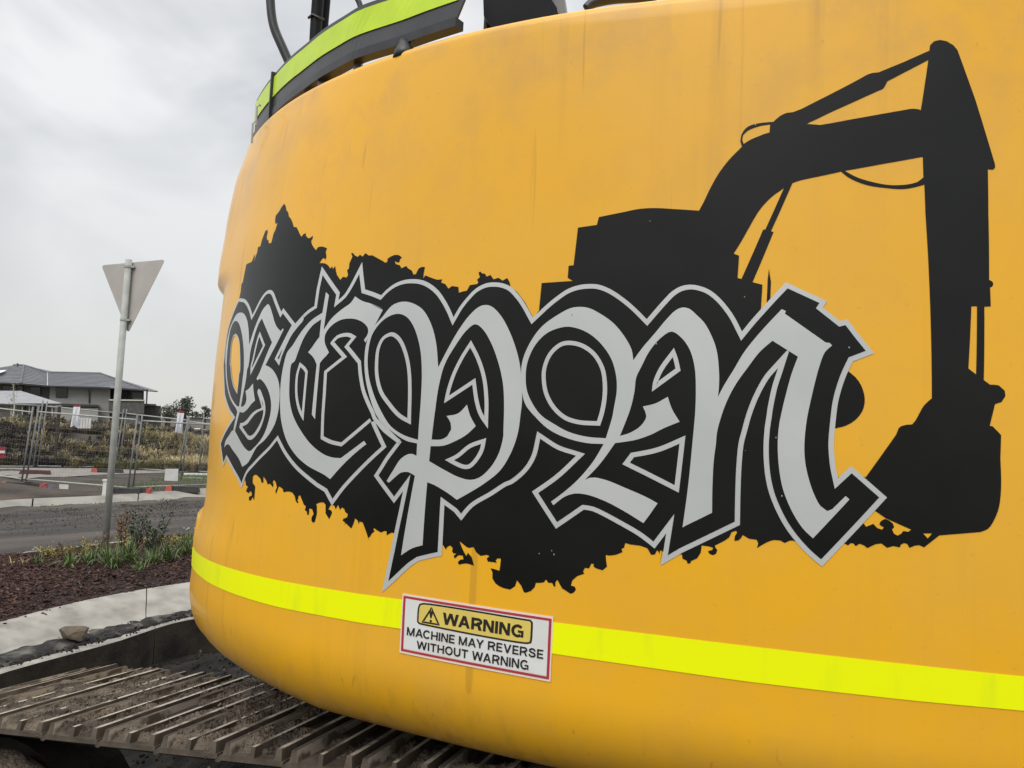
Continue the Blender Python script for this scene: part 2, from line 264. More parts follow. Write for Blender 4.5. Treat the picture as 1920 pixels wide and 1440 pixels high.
SHAPES=[
('splash','fill',0,'black',0,'19070,19966c 19029,20184c 19060,20394c 18976,20450c 18931,20646c 18889,20809c 18867,20935c 18718,20950c 18537,20953c 18453,21106c 18422,21151c 18392,21029c 18436,20963c 18373,20975c 18346,21087c 18306,21197c 18315,21331c 18209,21335c 18203,21228c 18186,21357c 18170,21486c 18130,21611c 18092,21736c 18002,21758c 17953,21675c 17964,21562c 17894,21451c 17813,21426c 17811,21371c 17711,21321c 17654,21343c 17650,21455c 17644,21583c 17600,21672c 17592,21783c 17567,21852c 17671,21854c 17726,21956c 17746,22091c 17678,22141c 17618,22208c 17581,22281c 17490,22363c 17399,22272c 17322,22144c 17232,22078c 17158,21952c 17049,21868c 16934,21737c 16843,21612c 16734,21587c 16652,21503c 16559,21396c 16452,21294c 16404,21357c 16327,21369c 16315,21313c 16202,21221c 16129,21217c 16052,21265c 16038,21183c 16068,21136c 16012,21045c 15904,20942c 15806,20865c 15783,20927c 15715,20948c 15595,20927c 15465,20874c 15477,20788c 15411,20678c 15404,20590c 15491,20643c 15538,20590c 15570,20520c 15460,20509c 15357,20484c 15239,20414c 15178,20350c 15123,20394c 15079,20327c 15034,20395c 14970,20274c 14894,20167c 14748,20036c 14696,20109c 14583,20080c 14562,20141c 14636,20260c 14601,20300c 14635,20430c 14612,20584c 14688,20676c 14630,20670c 14556,20607c 14457,20561c 14420,20614c 14327,20558c 14280,20638c 14176,20573c 14065,20564c 13895,20481c 13746,20410c 13648,20365c 13589,20378c 13619,20456c 13541,20498c 13421,20532c 13280,20525c 13133,20463c 13178,20419c 13159,20357c 13223,20351c 13333,20387c 13268,20316c 13105,20278c 13017,20207c 12880,20253c 12802,20198c 12643,20136c 12550,20041c 12479,20054c 12446,20173c 12375,20207c 12256,20205c 12241,20090c 12200,19937c 12167,20011c 11934,19942c 11755,19897c 11604,19901c 11620,19833c 11480,19792c 11347,19684c 11268,19741c 11074,19714c 11017,19585c 10904,19612c 10805,19624c 10752,19746c 10550,19764c 10531,19807c 10582,19858c 10512,19909c 10578,20013c 10539,20041c 10478,19996c 10389,19987c 10326,19918c 10223,19952c 10118,19853c 9985,19884c 9862,19817c 9746,19871c 9667,19783c 9620,19681c 9424,19561c 9182,19328c 8946,19008c 8950,18967c 8816,19155c 8816,19740c 8027,19767c 8163,19836c 8157,20090c 8032,20096c 7964,20887c 7455,20925c 7403,21087c 6812,21157 6271,21219 5951,21217 5613,21184 5093,21131c 4974,21312 4843,21535 4628,21849 4380,22124 4085,22377c 4103,22493 4066,22611 3965,22737 3837,22801 3642,22831 3392,22840c 3246,22946 3096,23004 2978,23010c 2806,23064 2556,23169 1705,23534 1408,23671c 1312,23697 1183,23704c 660,23882c 133,24078c 95,24181 1,24254 -118,24275 -236,24243 -341,24160 -392,24067 -404,23945c -486,23099c -558,21872c -544,21809 -498,21780 -413,21791c -255,20965c -46,19733c -92,19709 -106,19660 -76,19611 -40,19599c 5,19249c 114,19243c 313,17907c 220,17826c 79,17819 -7,17726 -6,17631 73,17520 182,17480c 315,17088c 267,17076c 148,16930c 206,16506c 231,16127 260,15890 308,15652 394,15436 514,15251 646,15183c 1306,15075c 1568,14841c 1642,14875 1718,14860 1808,14814c 1837,14879 1891,14893 1947,14858 1965,14809c 2070,14824 2177,14784c 2266,14856 2355,14837 2503,14752c 2557,14796 2627,14822c 2697,14772c 2735,14818 2780,14819 2826,14774c 2893,14805c 2893,14805c 3184,14671c 3563,14720c 3773,14785c 3831,14776 3914,14727c 3987,14767 4104,14767 4243,14703 4407,14589c 4381,14681 4409,14747c 4538,14751 4656,14814c 4688,14749 4739,14703 4809,14692c 4797,14782 4755,14848 4775,14884 4856,14850c 4898,14752 5021,14657 5165,14570c 5155,14529 5121,14490 5147,14414 5208,14383 5269,14407 5293,14453c 5217,14481 5196,14525c 5288,14545 5410,14549c 5429,14409 5495,14296 5609,14232c 5620,14189 5672,14177c 5692,14235 5765,14260c 5777,14341c 6158,14366c 6194,14094c 6153,14342c 6170,14390 6194,14375c 6201,14313 6230,14372c 6254,14374 6290,14293c 6360,14281c 6429,14402 6551,14438 6731,14445 6822,14466c 6844,14371 6889,14342c 6870,14282 6978,14220 7114,14186 7172,14192c 7162,14076 7144,13965 7222,13881 7337,13906 7389,13937c 7386,13988 7432,13990 7471,13890c 7545,13894c 7578,13815 7553,13775c 7679,13714 7769,13615 7793,13510c 7718,13495 7697,13434 7737,13373 7794,13341c 7854,13376 7914,13411c 7950,13427c 7988,13486 8051,13592c 8085,13537 8081,13448c 8117,13456c 8143,13517 8215,13508 8266,13571c 8299,13510 8455,13477c 8474,13385 8543,13298 8638,13254 8675,13255c 8731,13377 8824,13482c 8853,13360 8948,13274c 9087,13290 9243,13361 9313,13457 9322,13588 9367,13668c 9289,13659 9185,13637c 9174,13765 9172,13892c 9241,13889 9276,13837 9242,13796c 9325,13800 9433,13800c 9459,13863 9406,13917c 9465,13937 9592,13901c 9690,13970 9752,14070c 9843,14041 9897,14054c 9983,14112 10055,14158c 9988,14017 9886,13861c 9860,13937c 9773,13853 9711,13678c 9867,13707 10029,13661c 10055,13711 10006,13771 9940,13785c 9961,13863 10055,13860 10128,13778c 10152,13835 10098,13890c 10166,13888 10196,13925c 10190,13999 10249,14047 10314,14006c 10330,13950c 10367,13987 10409,14045c 11251,14122c 11524,14171c 11586,14184c 11642,14158c 11710,14105c 11723,14198c 11770,14201c 11854,14155c 11969,14200c 12037,14241c 12045,14191c 12005,14176c 12065,14117c 12112,14020c 12143,14017c 12123,13944c 12183,14075c 12269,14225c 12334,14334 12416,14346 12421,14281c 12467,14364 12540,14409c 12563,14266 12595,14169c 12686,14224 12767,14280c 12774,14208c 12778,14287 12851,14324 12818,14416c 12826,14371 12751,14408c 12738,14482 12824,14533c 12851,14589 12925,14626 12962,14564c 13035,14675c 13080,14567c 13131,14651c 13218,14658c 13245,14622c 13270,14551c 13186,14525c 13157,14471c 13202,14319c 13261,14381c 13326,14443c 13368,14645c 13432,14696c 13523,14688c 13620,14644c 13592,14578c 13559,14420c 13572,14223c 13618,14190 13667,14235 13677,14315 13641,14400c 13714,14508 13818,14516c 13802,14455c 13794,14363c 13845,14359c 13883,14437c 13960,14466c 13951,14559c 14029,14588c 14129,14697c 14232,14806c 14278,14780c 14276,14709c 14301,14672c 14239,14642c 14265,14605c 14352,14657c 14420,14769c 14534,14843 14728,14860 14875,14825c 14939,14909c 15028,14938c 15115,14956c 15182,14759c 15227,14840c 15190,14926c 15266,15041c 15371,15106c 15413,15031c 15363,15010c 15356,14915c 15434,14957c 15535,14998c 15616,14969c 15712,15059c 15883,15157c 15835,15002c 15929,14995c 16007,15088c 16233,15171c 16362,15168c 16424,15110c 16388,14964c 16219,14877c 16168,14537c 16227,14557c 16271,14615c 16337,14511c 16456,14501c 16482,14585c 16407,14616c 16324,14647c 16386,14729c 16498,14733c 16483,14684c 16570,14690c 16695,14718c 16681,14769c 16619,14848c 16740,14864c 16845,15007c 17264,15334c 17704,15956c 17431,17417c'),
('wheelblob','fill',0,'black',0,'2797,18043c 2597,17997c 2480,17885 2401,17744 2362,17569 2370,17415 2424,17259 2550,17100 2723,16983 2934,16916c 3072,17278c'),
('antenna','fill',0,'black',0,'3846,19943c 3832,19696c 3903,19172c 3969,19172c 3891,19737c'),
('h1','hole',0,'',0,'3373,21521c 3831,20716c 3871,20717c 4389,19751c 4460,19772c 4389,20212c 4491,20254c 4328,20477 4112,20801 3896,21103 3646,21342 3373,21521c'),
('h2','hole',0,'',0,'3202,21603c 3726,20679c 3678,20664c 4182,19688c 3999,19636c 4072,19162c 4016,18991c 3530,19296c 2740,18625c 2480,18406c 2618,17959c 2834,17398c 3005,16749c 3015,16320c 2968,15994c 2703,16132c 2463,16039c 1885,16852c 1829,16976c 1781,17015 1689,17044 1598,17053 1536,17123 1442,17285 1362,17410 1287,17486 1218,17542c 847,20976c 770,21517c 976,21466 1173,21442 1483,21469 1837,21542 2134,21692 2246,21807c 2421,21773c 3022,21665c 3116,21641 3199,21613c'),
('h3','hole',0,'',0,'2176,21818c 699,22045c 761,21657c 885,21570 987,21540 1183,21518 1472,21533 1939,21673 2176,21818c'),
('h4','hole',0,'',0,'2751,22766c 2493,22730c 1843,22810c 2259,22761c 734,22970c 659,22969 588,22956 555,22935c 196,23899c 1056,23522c 1128,23421 1175,23376 1257,23348c 2221,22980c'),
('h5','hole',0,'',0,'4043,22430c 4062,22515 4030,22609 3936,22687 3699,22765 3463,22792c 3498,22632c 3603,22609 3727,22568 3901,22506 4043,22430c'),
('h6','hole',0,'',0,'332,19247c 237,19248c 428,18004c 542,18109c'),
('h7','hole',0,'',0,'2389,15474c 2175,15320c 2154,15310c 1757,15143c 1814,15100c 1890,15109c 1937,15050c 1994,15019c 2047,15049c 2076,15123c 2038,15169c 2059,15233c 2111,15277c 2165,15304c 2210,15294c 2268,15241c 2282,15192c 2211,15149c 2242,15106c 2319,15129c 2382,15201c 2507,15139c 2570,15231c'),
('h8','hole',0,'',0,'1568,15090c 1423,15101c 1500,15005c'),
('lettering_outline','fill',1,'silver',0,'19080,19980 18823,19953 18598,19905 18357,19781 18122,19592 17945,19404c 17843,19532 17675,19774 17498,19947 17349,20010 17207,20001 17075,19934 16908,19762 16700,19542 16532,19372c 16478,19463c 15844,19022c 15625,19248 15512,19338 15327,19438c 15407,19860c 15455,20426c 15057,20080 14635,19725c 14606,19541c 14485,19654 14407,19847 14280,20423c 14123,20110c 13935,19758c 13377,19597c 13269,19717 13071,19848 12804,19924 12513,19937 12206,19901 11924,19807 11628,19648 11364,19431 11146,19203 11015,19038c 10904,19272 10740,19490 10561,19661 10326,19763 10111,19786 9850,19759 9620,19681 9379,19503 9178,19299 8949,19003c 8808,19129 8620,19291 8400,19450 8148,19596 7889,19671 7630,19693 7400,19677 7145,19592 6898,19454 6659,19282 6480,19124 6315,18960c 6155,19134 5950,19349 5772,19515 5598,19613 5406,19649 5243,19628 5129,19592 4995,19520 4845,19385 4700,19198 4580,18993 4467,18723c 4270,18949 4073,19157 3827,19411 3553,19679c 2840,19317c 2930,19194c 2651,18940c 2517,18975c 2318,18654c 2113,18345c 2502,18184c 2629,17947 2748,17666 2834,17398 2896,17086 2965,16632 2970,16384 2961,16179 2936,15996c 2696,16235c 2126,15696c 3283,14347c 3530,14559 3734,14788 3910,15042 4046,15322 4152,15627 4208,15938 4223,16252 4211,16569 4167,16909 4126,17102 4101,17238 3985,17673 3851,18028c 4028,17830 4224,17506 4389,17137 4508,16768 4572,16551 4632,16123 4673,15592 4701,15000c 5764,14382c 6182,14091c 6122,14406c 6069,14729c 6295,14410c 6597,14632 6917,14805 7246,14966 7437,15043 7601,15060c 8122,14623c 8639,15344c 8177,15731 7790,16143c 8179,16251 8546,16455c 8601,16109 8702,15866 8845,15672 9066,15470 9168,15422 9467,15193 9846,14918 10065,14605c 10245,14779c 10471,14909c 10436,14376 10405,13810c 10660,13725c 10905,13634c 11062,13503 11192,13361 11426,13092 11667,12833c 11565,13805c 11494,14690c 11467,15132c 11639,14841c 12247,15416c 12122,15671 12056,15820 11831,16201c 12162,16436 12392,16621c 12463,16595c 12067,16094c 12371,15771 12660,15430 12946,15054 13190,14640c 13460,14944c 14052,15186 14611,15440 15137,15762 15544,16085c 15786,15850 16163,15590 16472,15376 16779,15158 16994,14773c 17247,14941 17825,15219 18309,15443 18409,15477c 18650,15230c 19215,15871c 18983,16077 18739,16265 18427,16467 18220,16600c 18584,16759 18946,16990 19213,17210 19403,17517 19590,17830 19760,18183 19731,18199 19766,18635 19756,19106 19607,19424 19348,19725 19189,19896'),
('eye','hole',1,'',0,'18904,18913 18705,18831 18533,18686 18359,18379 18174,17881 18214,17899 18176,17621 18159,17329c 18470,17513 18746,17801 18951,18109 18972,18110 19074,18452 19103,18725 19037,18881'),
('b_letter','fill',3,'silver',0,'18772,19550 18473,19478 18202,19288 17999,19010 17786,18576c 17740,18750 17650,19033 17528,19296 17397,19508 17258,19606 17196,19629 17108,19577 16879,19324 16688,19094 16535,18961 16360,18860c 16287,18929c 16247,18892c 16307,18751 16420,18512 16566,18256 16721,17991c 16568,17957 16347,17868 16140,17728 15978,17561 15863,17365 15765,17066 15724,16767 15760,16496 15897,16266 16110,16062 16437,15866 16773,15466 17094,15325c 17399,15527 17898,15725 18287,15870 18545,15835 18662,15765c 18630,15923 18318,16128 18130,16246 17980,16266c 18037,16273c 17910,16765c 18051,16860 18377,17005 18699,17204 19033,17509 19274,17819 19448,18167 19439,18098 19576,18535 19569,18881 19474,19167 19288,19356 19059,19521'),
('bh1','hole',3,'',0,'18970,19325 18748,19237 18481,19014 18231,18699 18043,18363 17877,17872 17867,17695 17833,17294 17836,16909c 17941,16912 18272,17038 18602,17219 18921,17506 19154,17814 19302,18108 19335,18263 19412,18696 19410,19040 19292,19253 19120,19331'),
('bh2','hole',3,'',0,'17362,19259c 16629,18582c 16749,18309 16860,18018 16948,17802 17048,17648c 16984,17601c 16889,17638 16685,17566 16425,17396 16207,17167 16102,16986 16051,16760 16069,16533 16164,16227 16334,16023 16563,15861 16782,15753 17106,15828 17908,16252c 17744,16763c 17523,16748 17388,16786 17237,16866 17104,16977 16924,17071c 17092,17321 17197,17525c 17384,17385 17559,17323c 17426,17101 17441,16991 17546,16919 17713,16902c 17678,17292 17643,17611 17659,17930 17622,17977 17622,18104 17645,18408 17605,18662 17546,18930 17465,19132'),
('ring_bdiamond','ring',3,'silver',8,'17334,18908c 16925,18525c 17424,17741c 17491,18005 17457,18146 17432,18462 17400,18714'),
('bc_web','fill',3,'silver',0,'15965,18983c 16353,18143c 16098,17967c 16075,18181 15984,18465 15872,18731 15720,18926 15571,19104 15622,19241c 15844,19022c'),
('bc_gap','fill',4,'black',0,'16102,18394c 16229,18158c 16167,18132c'),
('b_lower','fill',3,'silver',0,'16885,17320 16845,17382 16760,17358 16590,17212 16404,17013 16312,16831 16306,16649 16389,16372 16567,16167 16729,16069 16889,16040 17000,16060c 17622,16347c 17601,16466c 17395,16486 17204,16569 16984,16729 16758,16825 16534,16882 16532,16920c 16701,17103'),
('b_lower_in','fill',4,'black',0,'16415,16837c 16622,16788 16813,16708 16969,16589 17131,16461 17434,16375c 17038,16175c 16890,16149 16709,16209 16499,16430 16407,16601 16395,16754'),
('b_lower_slit','fill',4,'black',0,'16582,17089c 16480,16982c 16442,16914c 16521,16997c'),
('c_letter','fill',3,'silver',0,'15065,19762c 14939,19676c 14871,19302 14783,18822c 14641,19090 14403,19308 14202,19455 14142,19601c 13899,19483 13591,19402 13191,19280 13588,19386 13162,19250c 13252,18926 13381,18491c 13456,18555c 13404,18648 13398,18742 13456,18837 13644,18959 13873,19044 14034,19071 14337,19050 14575,18916 14686,18718 14628,18515 14402,18266c 14461,18184 14539,18104 14601,18008c 14273,16651c 14421,16757c 14694,17976c 14835,18124 14957,18208 15101,18284c 15008,18406 14926,18551 14853,18651c 14961,19090c 15200,18940 15382,18653 15467,18301 15515,18065 15608,18007 15525,17559 15367,17115 15109,16736 14691,16368 14198,16040 13726,15834 13434,15766 13202,15766c 12680,16200c 12598,16127c 12743,16003 12974,15767 13150,15559 13370,15256c 13594,15359 14157,15524 14667,15757 15156,16115 15553,16636 15753,17111 15877,17560 15916,18012 15881,18312 15748,18457 15556,18778 15291,19076 14983,19250c'),
('ring_c','ring',3,'silver',8,'15311,18040c 15059,17913 14940,17814c 14661,16595c 14907,16810 15123,17104 15254,17401 15336,17733 15327,17916'),
('c_counter','stroke',3,'silver',9,'12633,16694c 13271,16086c 13569,16127 13887,16221c 14052,16768c 14176,17249c 14333,17796c 13884,18156c 14391,18503c 14391,18504c 14285,18636 14057,18687 13912,18670 13789,18617c 13920,18405c 13385,18028c 13324,17895 13206,17660 13023,17349 12805,17073 12610,16845 12553,16756 12390,16616 12204,16472 11756,16225'),
('p_letter','fill',3,'silver',0,'13123,19063 12926,19336 12749,19408 12549,19424 12242,19364 11909,19204 11572,18867 11324,18446 11140,17923c 10990,18326 10806,18739 10596,19061 10388,19248 10219,19294 10034,19256 9751,19049 9455,18672 9214,18214 9089,17817 9007,17280 9010,16912 9028,16564 9127,16159 9332,15745 9629,15455 9909,15244 10205,15042c 10433,15174 10741,15316 10925,15371c 10849,13986c 11077,13891 11311,13709c 11237,15489c 11408,15562 11589,15535 11722,15411 11840,15288c 11900,15326c 11784,15578 11647,15845 11482,15963 11391,15974 11276,15938c 11311,16211c 11604,16261 11963,16431 12273,16620 12486,16787 12782,17182 13064,17646 13265,18114 13352,18522 13296,18834'),
('ph1','hole',3,'',0,'12704,19146 13040,19015 13243,18708 13212,18271 13040,17802 12754,17338 12410,16913 12061,16571 11694,16386 11305,16291c 11372,16812c 11347,16617 11426,17215 11547,17815 11729,18327 12049,18814 12376,19078'),
('ph2','hole',3,'',0,'10974,16167c 10669,16197 10446,16292 10177,16457 9987,16657c 10145,16870 10263,17114c 10438,16918 10710,16850c 10588,16707 10549,16532 10560,16536 10614,16408 10751,16329 10976,16315c 10988,16483 11010,16928 11032,17523 10984,17999 10800,18414 10592,18737 10394,18876 10203,18792 9926,18500 9654,18039 9480,17582 9398,17126 9348,16557 9340,16496 9396,16117 9554,15784 9777,15552 9965,15493 10224,15534 10589,15674 10954,15837c'),
('ring_p1','ring',3,'silver',9,'12683,18725 12920,18611 12986,18363 12899,17959 12776,17649 12559,17311 12263,17041 11913,16777 11551,16624c 11704,17360 11840,17812 12018,18176 12275,18512 12484,18667'),
('ring_p2','ring',3,'silver',9,'10424,18525c 10131,18151 9916,17747 9779,17258 9702,16613c 9945,16892 10080,17163 10207,17553c 10824,17127c 10812,17438 10740,17824 10609,18178'),
('ring_p3','ring',3,'silver',9,'9715,16411c 9746,16124 9870,15872 9995,15741 10134,15718 10358,15786 10591,15887c 10347,16021 10090,16255'),
('m_letter','fill',3,'silver',0,'7812,19218 7616,19192 7338,19067 7043,18871 6812,18605 6666,18341 6635,18125c 6465,18343 6182,18656 5927,18943 5726,19133 5580,19192 5441,19161 5310,19038 5181,18898 5060,18652 4977,18362 4955,18014 4971,17667 5005,17435c 4875,17670 4677,17974 4453,18324 4159,18673 3917,18928 3686,19159c 3613,19125c 3636,19072c 2950,18531c 2877,18522 2839,18477c 2978,18351 3111,18057 3225,17718 3325,17380 3413,17041 3481,16606 3490,16293 3450,15985 3369,15680 3265,15461 3154,15377 3067,15418c 2825,15676c 2762,15619c 3421,14855c 3591,15026 3772,15342 3910,15748 3959,16162 3956,16582 3917,16899 3862,17135 3749,17522 3611,17932 3472,18251c 3912,18550c 4165,18329 4408,18026 4651,17699 4824,17395 4952,17092 5058,16743 5087,16525 5141,16201 5185,15663 5204,15193c 5716,14896c 5760,14865c 5636,15690 5525,16554 5466,16999 5457,17072 5419,17538 5417,18005 5493,18355 5642,18589 5823,18710 6018,18609 6269,18345 6480,17984 6589,17767 6627,17503 6718,17143 6929,16590c 6724,16666 6514,16818 6405,17012 6470,17199c 6221,17267 5970,17409c 5899,17172 5759,16925c 6088,16775 6339,16639 6632,16524 7023,16441c 7313,16006 7600,15660c 7503,15713 7405,15724 7163,15680 6829,15558 6457,15412 6229,15298c 6495,14888c 6827,15083 7180,15255 7542,15365 7786,15372 7980,15292 8194,15099c 8243,15168c 8033,15353 7747,15644 7461,16022 7246,16412c 7572,16413 7957,16484 8359,16648 8674,16898 8939,17191 9071,17691 9086,18070 8961,18449 8715,18802 8312,19074 8036,19196'),
('mh1','hole',3,'',0,'8153,18804 7876,18774 7574,18651 7306,18432 7099,18142 7001,17806 6990,17493 7051,17131 7075,16986 7205,16529c 7575,16541 7964,16626 8288,16782 8540,16930 8723,17122 8911,17443 8976,17769 8962,18071 8818,18425 8562,18676'),
('ring_m1','ring',3,'silver',9,'8053,18514 8268,18464 8498,18251 8608,17950 8606,17700 8522,17378 8334,17086 8070,16874 7770,16788 7323,16778c 7243,17051 7190,17415 7199,17729 7251,17970 7434,18260 7728,18454'),
('ring_m2','ring',3,'silver',9,'5801,18386c 5736,18175 5695,17933c 6278,17501c 6252,17679 6121,17967'),
('ring_m3','ring',3,'silver',9.5,'5658,16658c 5819,15536c 6882,16025c 6720,16261c 6222,16395'),
('sign_base','fill',1,'cream',0,'11189,12886c 8089,12844c 8089,11535c 11179,11592c'),
('sign_frame','ring',2,'red',4.9,'11159,12840c 8117,12799c 8116,11583c 11144,11641c'),
('sign_panel','fill',2,'white',0,'11109,12779c 8165,12743c 8165,11640c 11093,11704c'),
('sign_caution','fill',3,'black',0,'10729,12744 8570,12723 8510,12723 8465,12672 8463,12618 8466,12311 8480,12246 8547,12221 10679,12269 10777,12276 10823,12316 10825,12364 10820,12644 10795,12715'),
('sign_caution_in','fill',4,'amber',0,'10717,12715 8568,12693 8520,12686 8501,12649 8502,12594 8504,12323 8515,12271 8566,12256 10671,12299 10755,12306 10789,12350 10791,12389 10786,12639 10768,12692'),
('tri','ring',5,'black',2.6,'10520,12687c 10326,12339c 10338,12320c 10705,12322c 10718,12335c 10533,12681c'),
('bang','fill',5,'black',0,'10561,12574 10528,12598 10488,12585 10488,12532 10510,12448 10537,12444 10553,12522'),
('bang_dot','fill',5,'black',0,'10524,12419 10496,12405 10498,12370 10525,12358 10548,12370 10546,12401'),
]
SIGN_TEXT=[('WARNING', [(1.0271, 1.2611), (0.8628, 1.2586), (0.8634, 1.233), (1.027, 1.2361)]), ('MACHINE MAY REVERSE', [(1.1029, 1.2181), (0.824, 1.2153), (0.8239, 1.1971), (1.1033, 1.2003)]), ('WITHOUT WARNING', [(1.08, 1.1922), (0.8509, 1.1894), (0.851, 1.1702), (1.0798, 1.1752)])]
TAPE_L=([(1.968, 1.27), (1.8238, 1.2701), (1.663, 1.2717), (1.4912, 1.2707), (1.322, 1.2706), (1.2191, 1.2714), (1.1224, 1.2752)],[(1.9288, 1.215), (1.8673, 1.2127), (1.7319, 1.2118), (1.6028, 1.2103), (1.4627, 1.2075), (1.3211, 1.2077), (1.2145, 1.2074), (1.1194, 1.2115)])
TAPE_R=([(0.8076, 1.273), (0.6473, 1.2752), (0.4646, 1.2749), (0.2939, 1.2744), (0.1715, 1.2739), (0.0072, 1.2739)],[(0.8074, 1.2099), (0.6454, 1.2114), (0.463, 1.2089), (0.293, 1.2105), (0.171, 1.2114), (0.0072, 1.2155)])
GUARD=[(-0.903, 2.587), (-0.854, 2.498), (-0.796, 2.403), (-0.708, 2.274), (-0.629, 2.174), (-0.566, 2.096), (-0.503, 2.029), (-0.433, 1.962), (-0.317, 1.884), (-0.245, 1.831), (-0.17, 1.779)]


# ================================================================ SETTING
GZ=-.15; PIT=-.40
# pit floor and far ground
def sheet(name,x0,x1,y0,y1,nx,ny,zf,m,**k):
    X=np.linspace(x0,x1,nx);Y=np.linspace(y0,y1,ny); XX,YY=np.meshgrid(X,Y); Z=zf(XX,YY)
    V=np.stack([XX.ravel(),YY.ravel(),Z.ravel()],1)
    Fc=[(j*nx+i,j*nx+i+1,(j+1)*nx+i+1,(j+1)*nx+i) for j in range(ny-1) for i in range(nx-1)]
    return mesh(name,V,Fc,m,smooth=True,**k)
mesh('ground',[(-1500,-300,PIT-.25),(1500,-300,PIT-.25),(1500,2500,PIT-.25),(-1500,2500,PIT-.25)],[(0,1,2,3)],M['field'],kind='structure')
def pitz(x,y): return PIT-.04+.16*(fbm(x,y,.5,5,3)-.5)+.16*(fbm(x,y,1.7,3,9)-.5)
def heaps(x,y):
    z=pitz(x,y)
    for hx,hy,hr,hh in ((-2.55,3.3,.5,.42),(-2.2,2.2,.55,.25),(-1.5,1.75,.6,.28),(-3.0,4.6,.6,.15),(-1.3,5.4,1.2,.32),(-.75,3.75,.75,.95),(-1.9,4.9,.6,.15),(-.6,1.5,.5,.10)):
        d=((x-hx)**2+(y-hy)**2)/hr**2; z=z+hh*np.exp(-d)*(.75+.5*fbm(x,y,.16,4,5))
    return z
sheet('dug_soil',-5.4,9,-3.5,13,300,330,heaps,M['soil'],kind='structure')
# kerb of the traffic island (near side), in cast lengths with joints
Kb=[(-4.15,4.6),(-4.03,5.5),(-3.92,6.3),(-3.69,7.23),(-3.17,8.2),(-2.35,9.1),(-1.2,9.9),(.5,10.5)]
Kf=[(-3.87,4.3),(-3.76,5.15),(-3.66,5.92),(-3.40,6.69),(-2.90,7.54),(-2.12,8.4),(-1.0,9.15),(.6,9.75)]
Kl=[(-3.62,4.1),(-3.51,4.85),(-3.41,5.55),(-3.08,6.41),(-2.79,7.29),(-1.95,7.95),(-.85,8.6),(.7,9.2)]
def dens(P,n=12):
    P=np.array(P);o=[]
    for i in range(len(P)-1):
        p0=P[max(i-1,0)];p1=P[i];p2=P[i+1];p3=P[min(i+2,len(P)-1)]
        for k in range(n):
            t=k/n; o.append(.5*((2*p1)+(-p0+p2)*t+(2*p0-5*p1+4*p2-p3)*t*t+(-p0+3*p1-3*p2+p3)*t**3))
    o.append(P[-1]); return np.array(o)
B,K,Lp=dens(Kb),dens(Kf),dens(Kl)
kerb=thing('kerb',(-3.6,6.5,GZ),kind='structure')
def sec(b,k,l):
    o=[];d=k-b
    for q,z in ((0,-.02),(.0,-.005),(.12,.004),(.3,-.002),(.55,-.03),(.8,-.075),(1,-.115)): o.append((*(b+d*q),z))
    for q,z in ((.25,-.135),(.95,-.148),(1.0,-.155),(1.0,-.30),(1.02,-.62)): o.append((*(k+(l-k)*q),z))
    o.append((*b,-.62)); return np.array(o)
cum=np.concatenate([[0],np.cumsum(np.hypot(*np.diff(B,axis=0).T))])
jt=np.interp([0,.55,2.14,3.55,4.9,6.6,8.5],[0,cum[-1]],[0,len(B)-1]) if False else None
cuts=[0,1.05,3.27,4.5,6.2,7.9,cum[-1]]
first=None
for a,b_ in zip(cuts,cuts[1:]):
    a+=.006;b_-=.006; ss_=np.linspace(a,b_,10); V=[];
    for q in ss_:
        ii=np.interp(q,cum,np.arange(len(B))); i0=int(min(ii,len(B)-2)); t=ii-i0
        g=lambda A:A[i0]*(1-t)+A[i0+1]*t
        V+=list(sub(sec(g(B),g(K),g(Lp)),(-3.6,6.5,GZ)))
    n=13; Fc=[(i*n+j,i*n+(j+1)%n,(i+1)*n+(j+1)%n,(i+1)*n+j) for i in range(9) for j in range(n)]+[tuple(range(n)),tuple(range(9*n,10*n))[::-1]]
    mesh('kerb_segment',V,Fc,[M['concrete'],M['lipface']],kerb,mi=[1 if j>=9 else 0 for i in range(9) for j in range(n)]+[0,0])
# broken asphalt remains lying in the gutter
V=[];Fc=[];nx=150;ny=9
for i in range(nx):
    ii=i/(nx-1)*(len(B)-1); i0=int(min(ii,len(B)-2)); t=ii-i0; k=K[i0]*(1-t)+K[i0+1]*t; l=Lp[i0]*(1-t)+Lp[i0+1]*t
    wob=.10*(fbm(i*.35,3.,1.5,3,2)-.5)
    for j in range(ny):
        q=j/(ny-1); qq=-.12+wob*1.6+q*(1.0-wob*1.6+.22*(float(fbm(i*.9,7.,1.3,3,6))-.45)); p=k+(l-k)*qq; env=math.sin(math.pi*q)**.5
        V.append((p[0],p[1],-.151-.04*0+(.036*env*(.25+1.3*float(fbm(p[0],p[1],.07,3,4))))-.02*(q in(0,1))+(.03 if qq<.05 else 0)*0))
Fc=[(i*ny+j,i*ny+j+1,(i+1)*ny+j+1,(i+1)*ny+j) for i in range(nx-1) for j in range(ny-1)]
mesh('gutter_debris',V,Fc,M['grime'],smooth=False,kind='stuff',label='crumbled black asphalt and mud lying along the gutter of the island kerb',cat='debris')
